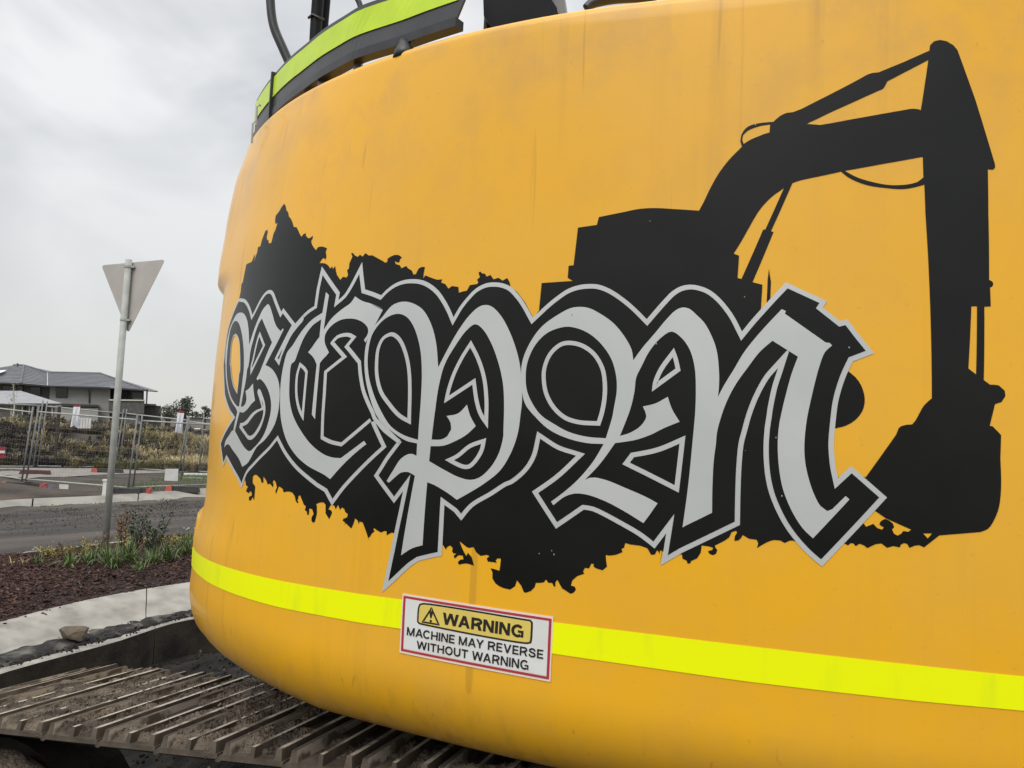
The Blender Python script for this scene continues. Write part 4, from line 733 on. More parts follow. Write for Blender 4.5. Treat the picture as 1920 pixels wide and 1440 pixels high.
i=int(np.argmin([abs(960+F*((np.array((*g,zb))-C)@r)/((np.array((*g,zb))-C)@f)-764) for g in G])); g=G[i]
mb=MB(); mb.tube([np.array((g[0],g[1]-.005,zb-.05))-EO,np.array((g[0],g[1]-.005,zb-.03))-EO,np.array((g[0]-.004,g[1],zb-.008))-EO,np.array((g[0]-.008,g[1],zb+.004))-EO],[.03,.027,.015,.010],14); mb.build('rubber_foot',M['rubber'],gd,smooth=True)
# wire handrail loops at the left end
mb=MB(); 
for (px0,y0,y1,dd) in ((483,200,235,2.22),(475,232,268,2.32)):
    a=atd(px0-3,y1,dd);b=atd(px0-1,y0,dd);c=atd(px0+5,y0-2,dd+.03); mb=MB(); mb.tube([a-EO,b-EO,(b+c)/2+np.array((0,0,.004))-EO,c-EO],.003,6); mb.build('wire_loop',M['galv'],ex)
# mast and hoses above
def pxtube(name,pts,D,rad,m,n=12,**k):
    P=[atd(x,y,D)-EO for x,y in pts]; q=MB(); q.tube(dens(P,6),rad,n); q.build(name,m,ex,smooth=True,**k)
pxtube('mast',[(588,190),(590,110),(592,60),(596,0),(603,-90),(612,-200)],2.35,.0185,M['boxm'])
pxtube('mast',[(602,190),(604,110),(607,60),(612,0),(619,-90),(628,-200)],2.40,.013,M['boxm'])
pxtube('hose',[(548,130),(530,90),(513,48),(507,0),(508,-60),(520,-130),(560,-190),(600,-215)],2.45,.0145,M['rubber'])
pxtube('hose',[(673,35),(676,14),(668,-6),(655,-25),(632,-40),(612,-46)],2.3,.0085,M['rubber'])
mb=MB(); mb.tube([atd(578,34,2.34)-EO,atd(586,27,2.33)-EO,atd(596,32,2.33)-EO,atd(607,36,2.35)-EO],.004,6); mb.build('cable_tie',M['rubber'],ex)
# rear camera housing and the low cover beside it
def wedge(name,front,D,dep,m,parent,back=None):
    A=[atd(x,y,D)-EO for x,y in front]; Bk=[p+np.array((0.03,dep,0)) for p in A]; n=len(A)
    return mesh(name,A+Bk,[tuple(range(n))[::-1],tuple(range(n,2*n))]+[(i,(i+1)%n,n+(i+1)%n,n+i) for i in range(n)],m,parent)
cb_=wedge('camera_housing',[(906,-60),(906,0),(907,30),(922,52),(980,60),(1050,52),(1044,14),(1032,-4),(1028,-60)],1.84,.22,M['boxm'],ex)
wedge('housing_side',[(1036,-60),(1034,-2),(1048,28),(1062,29),(1058,-2),(1050,-60)],1.86,.18,M['lens'],cb_)
q=MB(); hb=atd(975,30,1.98)-EO; q.box((hb[0],hb[1],ZU-.02+.09-EO[2]),(.12,.06,.22)); q.build('housing_bracket',M['rail'],ex)
wedge('mounting_bracket',[(908,25),(906,62),(913,62),(914,30)],1.87,.03,M['rail'],cb_)
pxtube('cover_lip',[(1100,16),(1108,8),(1122,3),(1160,-3),(1230,-6)],1.84,.012,M['rubber'])
def blob(name,p,size,m,seed,label,cat,group=None,rot=0.,sub_=3):
    bm=bmesh.new(); bmesh.ops.create_icosphere(bm,subdivisions=sub_,radius=1); rs=np.random.default_rng(seed); pl=[rs.normal(0,1,3) for _ in range(9)]; pl=[q/np.linalg.norm(q) for q in pl]; dd=rs.uniform(.55,.9,9)
    for v in bm.verts:
        c=np.array(v.co)
        for q,d_ in zip(pl,dd):
            k=c@q
            if k>d_: c=c-q*(k-d_)*.9
        c=c*(1+.08*(rs.random()-.5)); c=c*np.array(size); ca,sa=math.cos(rot),math.sin(rot); v.co=(c[0]*ca-c[1]*sa,c[0]*sa+c[1]*ca,c[2])
    me=bpy.data.meshes.new(name); bm.to_mesh(me); bm.free(); me.materials.append(m)
    o=bpy.data.objects.new(name,me); o.location=tuple(map(float,p)); link(o,None,label,cat,group); return o
# tracks
TO=np.array([-1.2625,2.2734,.78]); ph,ta,tb,TW,TP=.3426,-.0825,-.0463,.668,.1996
e_=np.array([-math.cos(ph),math.sin(ph),ta]); e_/=np.linalg.norm(e_); c_=np.array([math.sin(ph),math.cos(ph),tb]); c_-=e_*(c_@e_); c_/=np.linalg.norm(c_); n_=np.cross(c_,e_); n_= n_ if n_[2]>0 else -n_
RW=.50; U1=.42; LT=3.6
def path(s):
    # s measured along the top towards the left from u=0; returns (u,h,heading)
    per=2*LT+2*math.pi*RW; s=(s-U1)%per
    if s<math.pi*RW: a=s/RW; return U1+RW*math.sin(a),-RW+RW*math.cos(a),-a
    s-=math.pi*RW
    if s<LT: return U1-s,-2*RW,-math.pi
    s-=LT
    if s<math.pi*RW: a=s/RW; return U1-LT-RW*math.sin(a),-RW-RW*math.cos(a),-math.pi-a
    s-=math.pi*RW; return U1-LT+s,0.,0.
# the shoe: one profile across the belt, three grousers and a curled lip
H=.027
prof=[(-.112,-.017,0),(-.106,-.009,0),(-.096,-.001,0),(-.088,0,0),(-.0845,H,.008),(-.0705,H,.008),(-.066,.0,0),(-.008,0,0),(-.0055,H*.92,.008),(.0055,H*.92,.008),(.008,0,0),(.066,0,0),(.0705,H,.008),(.0845,H,.008),(.089,0,0),(.094,0,0),(.094,-.012,0),(-.09,-.014,0),(-.102,-.020,0)]
V=[]
for sd_ in (0,1):
    for x,z,ins in prof: V.append((x,(ins if sd_==0 else TW-ins),z))
n=len(prof)
def ftri():
    cap=[(0,1,18),(1,2,17,18),(2,3,17),(3,6,7,10,11,14,15,16,17),(3,4,5,6),(7,8,9,10),(11,12,13,14)]
    return cap
Fs=[(i,(i+1)%n,n+(i+1)%n,n+i) for i in range(n)]+[tuple(q) for q in ftri()]+[tuple(i+n for i in q[::-1]) for q in ftri()]
shoe_me=bpy.data.meshes.new('track_shoe'); shoe_me.from_pydata(V,[],Fs); shoe_me.materials.append(M['steel']); shoe_me.materials.append(M['worn']); shoe_me.polygons.foreach_set('material_index',[1 if i in (4,5,8,12) and False or i in (5,8,12) else 0 for i in range(len(Fs))]); shoe_me.update()
def mtx(o,ax,ay,az): return Matrix(((ax[0],ay[0],az[0],o[0]),(ax[1],ay[1],az[1],o[1]),(ax[2],ay[2],az[2],o[2]),(0,0,0,1)))
per=2*LT+2*math.pi*RW; ns=int(round(per/TP))
def build_track(org,full=True):
    tr=MB(); # frame and rollers in belt coordinates -> world
    W=lambda u_,v,h: org+e_*u_+c_*v+n_*h
    # link chain: dark plates under the shoes
    V=[];k=120
    for i in range(k):
        u_,h,a=path(i/k*per); du,dh=math.sin(-a)*0-0,0
        nx_,nh=math.sin(-a),math.cos(-a)
        nx_,nh=-math.sin(a),math.cos(a)
        for v in (TW*.30,TW*.70):
            for dd in (-.016,-.12): V.append(W(u_+nx_*dd,v,h+nh*dd)-EO)
    Fc=[]
    for i in range(k):
        a0=i*4;b0=((i+1)%k)*4
        for (p,q) in ((0,1),(1,3),(3,2),(2,0)): Fc.append((a0+p,a0+q,b0+q,b0+p))
    t=mesh('track',V,Fc,M['dark'],ex)
    Rm=np.stack([e_,c_,n_],1)
    q=MB(); q.box(W(U1-LT/2,TW*.5,-RW)-EO,(LT*.92,TW*.52,.34),Rm); q.build('track_frame',M['dark'],ex)
    for uu,rr in ((U1,RW-.13),(U1-LT,RW-.13)):
        q=MB(); q.tube([W(uu,TW*.32,-RW)-EO,W(uu,TW*.68,-RW)-EO],rr,28); q.build('idler_wheel',M['dark'],ex,smooth=False)
    for j in range(7):
        q=MB(); q.tube([W(U1-.45-j*(LT-.9)/6,TW*.22,-2*RW+.2)-EO,W(U1-.45-j*(LT-.9)/6,TW*.78,-2*RW+.2)-EO],.10,16); q.build('track_roller',M['dark'],ex)
    for i in range(ns):
        s=-TP*(i+.5)*per/(ns*TP)
        u_,h,a=path(s); ax=e_*math.cos(a)+n_*math.sin(a); az=np.cross(ax,c_); az=az if az@(e_*-math.sin(a)+n_*math.cos(a))>0 else -az
        sg=-ax # prof x runs towards the right
        o=bpy.data.objects.new('track_shoe',shoe_me); link(o,t)
        o.matrix_basis=mtx(W(u_,0,h-H)-EO,tuple(sg),tuple(c_),tuple(az))
    return t,W
t1,W1=build_track(TO)
build_track(TO+c_*2.45)
# packed mud on the upper run
nu,nv=560,130; V=[];us=np.linspace(-2.3,.62,nu);vs_=np.linspace(.004,TW+.03,nv)
UU,VV=np.meshgrid(us,vs_,indexing='ij')
hm=-H-.002+.115*(fbm(UU*1.0+5,VV*.8,.22,6,51)-.38)+.030*(fbm(UU,VV,.04,4,52)-.5)+.008*(rng.random(UU.shape)-.5)
hm+= .020*(fbm(UU+9,VV,.6,2,53)-.5)
# less mud right against the outer ends
edge=np.clip((VV+.012)/.05,0,1); hm=hm*edge+(-H-.03)*(1-edge)
hm=np.minimum(hm,-.010+.016*fbm(UU,VV,.05,5,54)+.003*rng.random(UU.shape))
# grooves swept clean beside the lead grousers of some shoes
for i in range(nu):
    for j in (0,):
        pass
ph_=((UU/TP)%1.0)
gm=(ph_<.11)|(ph_>.90)
hm=np.where(gm,hm-.034*(fbm(np.floor(UU/TP+.5)*3.7,VV,.35,2,55)>.40),hm)
hm=np.maximum(hm,-H-.012)
V=[]
for i in range(nu):
    u_=us[i]
    if u_<=U1: cu,ch,a=u_,0.,0.
    else: cu,ch,a=path(u_)
    nx_,nh=-math.sin(a),math.cos(a)
    base=TO+e_*cu+n_*ch; nn=e_*nx_+n_*nh
    for j in range(nv): V.append(base+c_*vs_[j]+nn*hm[i,j]-EO)
Fc=[(i*nv+j,(i+1)*nv+j,(i+1)*nv+j+1,i*nv+j+1) for i in range(nu-1) for j in range(nv-1)]
mesh('packed_mud',V,Fc,M['mud'],t1,smooth=False,kind='stuff')
# loose crumbs
mb=MB()
for k in range(5000):
    uu=rng.uniform(-2.0,.6); vv=rng.uniform(0,TW); i=int((uu+2.3)/2.92*(nu-1)); j=int(min(max((vv-.004)/(TW+.026)*(nv-1),0),nv-1)); h=hm[i,j]
    if fbm(uu,vv,.3,3,60)<.5: continue
    p=TO+e_*uu+c_*vv+n_*(h+.002)-EO; s_=rng.uniform(.002,.007)*(1 if rng.random()<.96 else 2.6)
    A=rng.normal(0,1,(3,3)); Qm,_=np.linalg.qr(A); mb.box(p,(s_,s_*rng.uniform(.5,1),s_*rng.uniform(.4,.9)),Qm,m=1 if rng.random()<.12 else 0)
mb.build('mud_crumbs',[M['mud'],M['rock']],t1,kind='stuff')
for u_,v_,h_,sz_,sd_ in ((.30,.10,-.20,(.16,.10,.07),21),(-.05,.13,-.235,(.13,.09,.05),22),(.52,.06,-.10,(.08,.07,.06),23)):
    bo=blob('mud_lump',W1(u_,v_,h_)-EO,sz_,M['mud'],sd_,None,None,sub_=4); bo.parent=t1
# specks of dust and rain on the tail
mb=MB()
for k in range(26):
    s_=rng.uniform(-.75,.95); z=rng.uniform(CZ-.3,CZ+.8); P3,n=onsurf(s_,z,.0032); rr=rng.uniform(.0006,.0017); t_=np.cross(n,(0,0,1.)); t_/=np.linalg.norm(t_); b_=np.cross(n,t_)
    V=[P3-EO+(t_*math.cos(a)+b_*math.sin(a)*rng.uniform(1,1.8))*rr for a in np.linspace(0,5.4,7)]
    mb.add(V+[P3-EO+n*rr*.3],[(i,(i+1)%7,7) for i in range(7)])
mb.build('water_specks',M['lens2'],cw,kind='stuff')

# ================================================================ ROCKS AND CLODS
p=at(143,1192,-.09); blob('rock',p+np.array((-.02,0,.012)),(.135,.10,.075),M['rock'],3,'brown clay lump lying on the pale kerb below the plants','rock')
p=at(32,1300,.0); 
blob('dirt_clod',np.array((-2.62,3.62,.12)),(.24,.2,.16),M['mud'],5,'rounded brown earth heap against the left end of the track','dirt')
clods=[(300,1228,.03),(345,1222,.025),(250,1236,.03),(215,1222,.02),(180,1238,.035),(320,1240,.02),(140,1262,.03),(90,1270,.04),(60,1262,.03),(370,1236,.02)]
mb=MB()
for k in range(2600):
    x=rng.uniform(-3.3,-.6); y=rng.uniform(2.9,7.4); s_=rng.uniform(.006,.022)*(1 if rng.random()<.93 else 2.2)
    i=np.argmin(abs(Lp[:,1]-y))
    if x<Lp[i,0]+.05: continue
    A=rng.normal(0,1,(3,3)); Qm,_=np.linalg.qr(A); mb.box((x,y,float(heaps(np.array(x),np.array(y)))+s_*.3),(s_,s_*rng.uniform(.6,1),s_*rng.uniform(.5,.9)),Qm,taper=.7,m=int(rng.random()<.12))
mb.build('soil_clods',[M['soil'],M['mud']],kind='stuff',label='loose dark clods of wet soil in the dug trench behind the track',cat='soil')
mb=MB()
for k in range(500):
    i=int(rng.integers(20,len(B)-30)); q=rng.uniform(.0,1.0)**.6; p=K[i]+(Lp[i]-K[i])*q+rng.normal(0,.02,2); s_=rng.uniform(.004,.016)
    A=rng.normal(0,1,(3,3)); Qm,_=np.linalg.qr(A); mb.box((p[0],p[1],-.13+s_*.2),(s_,s_*.8,s_*.6),Qm,m=int(rng.random()<.3))
mb.build('gutter_grit',[M['soil'],M['grime']],kind='stuff',label='black grit scattered over the gutter of the island kerb',cat='grit')
# ================================================================ GIVE WAY SIGN (back)
base=at(196,1036,-.03); topp=atd(241.5,487,9.81+.02)
sg=thing('road_sign',base,'triangular road sign seen from its grey back on a leaning galvanised pole','road sign')
mb=MB(); mb.tube([(0,0,-.15),topp-base],.040,20); mb.build('pole',M['galv'],sg,smooth=True)
tl,tr_,bt=atd(190,497.5,10.12),atd(309.5,486.5,9.62),atd(240,625,9.86)
def roundtri(P,rad=.045,n=6):
    o=[]
    for i in range(3):
        a,b,c=P[i-1],P[i],P[(i+1)%3]; d1=(a-b)/np.linalg.norm(a-b); d2=(c-b)/np.linalg.norm(c-b); p1=b+d1*rad*1.3;p2=b+d2*rad*1.3
        for k in range(n+1):
            t=k/n; o.append((1-t)**2*p1+2*t*(1-t)*b+t*t*p2)
    return o
Pn=np.cross(tr_-tl,bt-tl); Pn/=np.linalg.norm(Pn); Pn=Pn if Pn[1]>0 else -Pn
poly=roundtri([tl,tr_,bt]); A=[p-base for p in poly]; Bk=[p+Pn*.004 for p in A]; n=len(A)
mesh('sign_plate',A+Bk,[tuple(range(n)),tuple(range(n,2*n))[::-1]]+[(i,n+i,n+(i+1)%n,(i+1)%n) for i in range(n)],M['signback'],sg)
ax=(topp-base)/np.linalg.norm(topp-base)
for fr in (.975,.79):
    q=base+(topp-base)*fr; mb=MB(); mb.tube([q-base-ax*.012,q-base+ax*.012],.046,20); sd_=(tr_-tl)/np.linalg.norm(tr_-tl); mb.box(q-base+sd_*.055+Pn*.03,(.04,.05,.022)); mb.build('bracket',M['galv'],sg)

# ================================================================ ISLAND PLANTS
def strappy(px,py,n,h,m,name,label,cat,group=None,spread=1.,wd=.006,flow=None,z=-.0):
    b=at(px,py,z); o=thing(name,b,label,cat,group); mb=MB()
    for k in range(n):
        a=rng.random()*6.3; l=h*rng.uniform(.55,1.1); out_=l*rng.uniform(.2,.95)*spread; bx,by=rng.normal(0,.03*spread,2); ww=wd*rng.uniform(.7,1.3); dx,dy=math.cos(a),math.sin(a); V=[]
        for q in range(5):
            t=q/4; x=bx+dx*out_*t; y=by+dy*out_*t; zz=l*(1.5*t-.95*t*t*out_/l*1.3)-.01; w_=ww*(1-t**2*.9); V+=[(x-dy*w_,y+dx*w_,zz),(x+dy*w_,y-dx*w_,zz)]
        mb.add(V,[(2*q,2*q+1,2*q+3,2*q+2) for q in range(4)],m=0)
    mb.build('leaves',m,o)
    if flow:
        for k in range(flow):
            x,y=rng.normal(0,.05,2); hh=h*rng.uniform(.8,1.15); q=MB(); q.tube([(x*.4,y*.4,0),(x,y,hh)],.002,5); q.build('stem',M['leafd'],o)
            q=MB()
            for j in range(6):
                a=j*1.05; q.add([(x,y,hh),(x+.010*math.cos(a-.4),y+.010*math.sin(a-.4),hh+.010),(x+.013*math.cos(a),y+.013*math.sin(a),hh+.018),(x+.010*math.cos(a+.4),y+.010*math.sin(a+.4),hh+.010)],[(0,1,2,3)])
            q.build('flower',M['petal'],o)
    return o
G1='strappy green plants in the island bed'
pl_=[(130,1068,60,.24,'strappy green plant left of the sign pole, at the front edge of the mulch'),(165,1062,60,.26,'strappy green plant just left of the foot of the sign pole'),(205,1068,90,.30,'dense green strappy plant in front of the sign pole foot'),(240,1060,90,.30,'green strappy plant right of the sign pole, before the dark shrub'),(285,1062,70,.24,'strappy green plant below the dark upright shrub'),(315,1056,80,.28,'light green strappy plant between the dark shrub and the excavator'),(348,1044,80,.34,'tall green strappy plant nearest the excavator tail'),(182,1052,50,.2,'short strappy plant touching the left side of the sign pole'),(262,1072,50,.16,'low green plant furthest forward on the mulch right of the pole')]
for x,y,n,h,lb in pl_: strappy(x,y,n,h,M['leaf'],'strappy_plant',lb,'plant',G1,spread=1.05)
strappy(70,1062,36,.16,M['leaf'],'flowering_plant','small plant with white flowers at the left edge of the island bed','flowering plant',flow=6)
strappy(352,1020,30,.2,M['leaf'],'flowering_plant','plant with white flowers beside the excavator tail','flowering plant',flow=5)
strappy(30,1064,14,.14,M['yleaf'],'grass_tuft','sparse yellowish grass tuft on the mulch at the far left','grass tuft')
def shrub(px,py,hs,nb,name,label,mleaf,cat='shrub',lean=.25,ls=.022,nl=46,wid=.12):
    b=at(px,py,0); o=thing(name,b,label,cat)
    for k in range(nb):
        a=rng.random()*6.3; h=hs*rng.uniform(.6,1.05); x0,y0=rng.normal(0,wid*.35,2); P=[(x0,y0,-.02)]; 
        for q in range(1,5): P.append((x0+math.cos(a)*lean*h*(q/4)**1.3+rng.normal(0,.006),y0+math.sin(a)*lean*h*(q/4)**1.3,h*q/4))
        mb=MB(); mb.tube(P,[.006,.005,.004,.003,.002],5); br=mb.build('branch',M['bark'],o)
        mb=MB()
        for j in range(nl):
            t=rng.uniform(.15,1)**.7; i=min(int(t*4),3); p=np.array(P[i])*(1-(t*4-i))+np.array(P[i+1])*(t*4-i); p=p+rng.normal(0,.018,3); A=rng.normal(0,1,(3,)); A/=np.linalg.norm(A); Bv=np.cross(A,rng.normal(0,1,3)); Bv/=np.linalg.norm(Bv)+1e-9; s_=ls*rng.uniform(.6,1.2)
            mb.add([p,p+A*s_*.5+Bv*s_*.3,p+A*s_,p+A*s_*.5-Bv*s_*.3],[(0,1,2,3)])
        mb.build('foliage',mleaf,br)
shrub(268,1052,.60,9,'upright_shrub','dark shrub with bare upright branches right of the sign pole',M['leafd'],lean=.35,ls=.035,nl=90,wid=.2)
shrub(222,1032,.62,5,'upright_shrub','slender brownish shrub rising just right of the sign pole',M['rleaf'],lean=.12,ls=.03,nl=80)
shrub(292,1042,.55,5,'upright_shrub','thin forked shrub leaning towards the excavator, right of the dark shrub',M['leafd'],lean=.5,ls=.03,nl=60)
shrub(128,1050,.22,5,'low_shrub','low rusty leaved shrub left of the yellow one',M['rleaf'],lean=.5)
shrub(148,1050,.22,9,'low_shrub','low yellow variegated shrub left of the sign pole',M['yleaf'],lean=.8)
shrub(98,1048,.15,8,'low_shrub','low pale yellow shrub beside the white flowers',M['yleaf'],lean=.9)
shrub(176,1043,.24,7,'low_shrub','rusty and yellow low shrub behind the pole foot on its left',M['rleaf'],lean=.7)
shrub(240,1038,.26,8,'low_shrub','yellow leaved shrub between the pole and the dark shrub',M['yleaf'],lean=.7)
shrub(320,1030,.2,8,'low_shrub','low yellow shrub behind the strappy plants near the excavator',M['yleaf'],lean=.8)

# ================================================================ TEMPORARY FENCES
def panel(name,label,B0,T0,B1,T1,zb0=-.04,zb1=-.04,mesh_=True,group='temporary fences of the building site',rad=.021):
    # bottom-left, top-left, bottom-right, top-right as photo points; depth from the base level
    b0=at(*B0,zb0);b1=at(*B1,zb1); t0=atd(*T0,b0[1]);t1=atd(*T1,b1[1])
    o=thing(name,b0,label,'fence',group); R_=lambda p:p-b0
    ov=.0
    for a,b in ((b0,t0),(b1,t1)):
        mb=MB(); d=(b-a); mb.tube([R_(a-d*.06),R_(b+d*.05)],rad,8); mb.build('post',M['galvd'],o,smooth=True)
    for q in (.02,.97):
        mb=MB(); mb.tube([R_(b0+(t0-b0)*q),R_(b1+(t1-b1)*q)],rad*.85,8); mb.build('rail',M['galv'],o,smooth=True)
    mb=MB(); 
    n=34
    for i in range(1,n):
        t=i/n; a=b0*(1-t)+b1*t; b=t0*(1-t)+t1*t; mb.tube([R_(a+(b-a)*.02),R_(a+(b-a)*.97)],.0011,3,cap=False)
    for i in range(1,14):
        t=.02+.95*i/14; mb.tube([R_(b0+(t0-b0)*t),R_(b1+(t1-b1)*t)],.0011,3,cap=False)
    mb.build('wire_mesh',M['galvd'],o,kind='stuff')
    return o
panel('temporary_fence','front fence panel running off the left edge of the photo',(-95,878),(-85,752),(41,901),(61,769))
panel('temporary_fence','front fence panel between the left post and the sign pole',(49,901),(72,768),(240,917),(257,783))
panel('temporary_fence','front fence panel right of the sign pole, ending behind the excavator',(249,916),(266,785),(388,911),(398,793))
panel('temporary_fence','rear fence panel at the left edge of the photo',(-100,876),(-90,748),(62,877),(80,757))
panel('temporary_fence','rear fence panel behind the white cloth, left of the sign pole',(70,876),(88,758),(216,878),(231,772))
panel('temporary_fence','rear fence panel just right of the sign pole',(222,878),(237,772),(335,886),(352,785))
panel('temporary_fence','rear fence panel beside the excavator tail',(340,898),(354,787),(420,900),(431,797))
panel('temporary_fence','furthest fence panel, its post just left of the excavator tail',(373,886),(382,781),(450,890),(458,790))
def foot(x,y,w_,label,m='blk',ang=.2,orange=(0,)):
    b=at(x,y,-.05); o=thing('ballast_block',b,label,'ballast block','ballast blocks under the fences'); ca,sa=math.cos(ang),math.sin(ang); R=np.array([[ca,-sa,0],[sa,ca,0],[0,0,1]])
    mb=MB(); mb.box((0,0,.06),(w_,.22,.13),R,taper=.88); mb.build('block',M[m],o)
    for s_ in orange:
        mb=MB(); mb.box(R@np.array((s_*w_*.46,-.012,.065)),(w_*.22,.235,.12),R,taper=.85); mb.build('orange_cap',M['orange'],o)
foot(36,915,.62,'black fence foot with a bright orange left end at the left corner post',orange=(-1,))
foot(62,916,.45,'dark fence foot behind the violet flowers',orange=(1,))
foot(235,926,.62,'black fence foot with orange end immediately right of the sign pole',orange=(-1,))
foot(262,925,.42,'black fence foot with an orange right end under the front post',orange=(1,))
foot(345,922,.7,'black fence foot with orange left end nearest the excavator',orange=(-1,))
foot(66,890,.75,'maroon weathered block under the rear posts on the left',m='maroon',orange=())
foot(204,887,.8,'black fence foot with a red end at the rear fence, left of the sign pole',orange=(-1,))
# small things on and around the fences
def card(name,pts,D,m,label,cat,thk=.02,parts=None):
    P=[atd(x,y,D) for x,y in pts]; b=P[-1]; A=[p-b for p in P]; n=len(A); dv=np.array((0,thk,0)); Bk=[p+dv for p in A]
    return mesh(name,A+Bk,[tuple(range(n)),tuple(range(n,2*n))[::-1]]+[(i,n+i,n+(i+1)%n,(i+1)%n) for i in range(n)],m,label=label,cat=cat)
def place(o,p): o.location=tuple(map(float,p))
def carded(name,pts,D,m,label,cat,thk=.02):
    o=card(name,pts,D,m,label,cat,thk); place(o,atd(*pts[-1],D)); return o
carded('notice_board',[(310,879),(334,879),(333,902),(308,901)],19.0,M['board'],'white square board hanging at the foot of the front fence','board')
carded('paper_sheet',[(111,908),(128,909),(127,925),(118,922),(111,921)],17.9,M['board'],'small white sheet lying below the front fence rail','paper')
carded('notice_board',[(-6,838),(10,838),(8,859),(-6,860)],20.2,M['rcloth'],'red and white notice on the fence at the left edge','notice')
carded('printed_notice',[(-6,845),(9,845),(9,850),(-6,850)],20.17,M['board'],'white printed band across the red notice','notice band',thk=.01)
b=atd(145,804,22.6); o=thing('slatted_pallet',b,'pale slatted pallet standing behind the fence, right of the white and red flag','pallet')
for k in range(5):
    x0=146+k*5.1; A=[atd(x0+3-(3 if k==0 else 3),782.5+k*.4,22.6)-b,atd(x0+4.2,782.7+k*.4,22.6)-b,atd(x0+3,803.3,22.6)-b,atd(x0-1.2,803,22.6)-b]; Bk=[p+np.array((0,.03,0)) for p in A]
    mesh('slat',A+Bk,[(0,1,2,3),(7,6,5,4)]+[(i,i+4,(i+1)%4+4,(i+1)%4) for i in range(4)],M['board'],o)
for y in (786,800): mb=MB(); mb.tube([atd(147,y,22.66)-b,atd(170,y+.6,22.66)-b],.03,4); mb.build('crossbar',M['cream2'],o)
b=at(196,931,-.05); bo=thing('bollard',b,'short white post half hidden by the sign pole','post'); mb=MB(); mb.box((0,0,.15),(.08,.08,.34),taper=.9); mb.build('shaft',M['board'],bo); mb=MB(); mb.box((0,0,.34),(.1,.1,.04)); mb.build('cap',M['board'],bo)
def cloth(name,pts,red,D,label):
    b=atd(*pts[-1],D); o=thing(name,b,label,'cloth'); nx,ny=8,10; tl_,tr2,br_,bl_=[atd(*q,D)-b for q in pts]
    V=[];
    for j in range(ny+1):
        for i in range(nx+1):
            a=i/nx;c=j/ny; p=(tl_*(1-a)+tr2*a)*(1-c)+(bl_*(1-a)+br_*a)*c; V.append(p+np.array((0,.06*math.sin(a*11+c*3)*c,rng.uniform(-.06,.02)*(j==ny))))
    Fq=[(j*(nx+1)+i,j*(nx+1)+i+1,(j+1)*(nx+1)+i+1,(j+1)*(nx+1)+i) for j in range(ny) for i in range(nx)]
    k=nx*1
    mesh('white_part',V,Fq[k:],M['wcloth'],o); mesh('red_part',V,Fq[:k],M['rcloth'],o)
cloth('ragged_flag',[(138,759),(151,759),(147,799),(132,797)],1,21.8,'ragged white and red flag hanging on the rear fence left of the sign pole')
cloth('ragged_flag',[(333,770),(346,771),(340,811),(328,808)],1,22.2,'white and red flag hanging on the rear fence near the excavator')
# timber stake and violet flowers
b=atd(103.5,856,23.5); o=thing('timber_stake',b,'dark timber stake standing in the weeds behind the fence','stake'); mb=MB(); mb.box((0,0,.7),(.07,.07,1.55)); mb.build('stake',M['timber'],o)
b=at(88,917,-.04); o=thing('violet_flowers',b,'small violet flowers lying by the front fence foot','flowers'); mb=MB()
for k in range(26):
    p=np.array((rng.normal(0,.08),rng.normal(0,.05),rng.uniform(.01,.10))); s_=.03
    A=rng.normal(0,1,3);A/=np.linalg.norm(A);Bv=np.cross(A,(0,0,1));mb.add([p,p+A*s_+Bv*s_*.5,p+A*s_*1.6,p+A*s_-Bv*s_*.5],[(0,1,2,3)])
mb.build('petals',M['violet'],o)
# pipes lying right of the panels
for (x0,x1,y,D,lb) in ((345,396,890,24.,'white pipe lying on the ground behind the fence near the excavator'),):
    a=atd(x0,y,D);c=atd(x1,y+1,D+.2); mb=MB(); mb.tube([a-a,c-a],.05,10); q=mb.build('pipe',M['board'],label=lb,cat='pipe'); place(q,a)

# ================================================================ HOUSES
def hexa(mb,pf,D,dep,m=0):
    A=[atd(x,y,D) for x,y in pf]; Bk=[p+np.array((-.52*dep,dep,0)) for p in A]; n=len(A); mb.add(A+Bk,[tuple(range(n)),tuple(range(n,2*n))[::-1]]+[(i,n+i,n+(i+1)%n,(i+1)%n) for i in range(n)],m)
def part(name,pf,D,dep,m,parent,b,**k):
    mb=MB(); hexa(mb,pf,D,dep); return mesh(name,sub(mb.V,b),mb.F,m,parent,**k)
D=84.; b=atd(120,800,D); hs=thing('house',b,'large grey two storey house with hipped slate roof and balcony','house')
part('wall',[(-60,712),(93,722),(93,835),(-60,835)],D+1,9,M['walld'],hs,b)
part('wall',[(93.5,722),(207,726),(204,835),(91,835)],D,10,M['wall'],hs,b)
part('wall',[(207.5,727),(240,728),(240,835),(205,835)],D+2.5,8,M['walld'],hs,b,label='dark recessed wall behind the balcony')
part('wall',[(240.5,728),(270,730),(268,835),(240,835)],D+3,8,M['wall'],hs,b)
part('balcony_wall',[(205,751),(271,752),(270,776),(204,775)],D-.6,3,M['brick'],hs,b)
part('balcony_rail',[(204.5,748.5),(271.5,749.5),(271.5,752),(204.5,751)],D-.75,3.2,M['cream2'],hs,b)
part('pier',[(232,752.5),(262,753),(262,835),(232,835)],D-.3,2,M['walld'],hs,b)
part('pier',[(204.5,776),(231,776),(231,835),(204.5,835)],D+.6,1.5,M['wall'],hs,b)
part('column',[(274.5,730),(277.5,730.5),(276,758),(273.5,758)],D-1,.2,M['fascia'],hs,b)
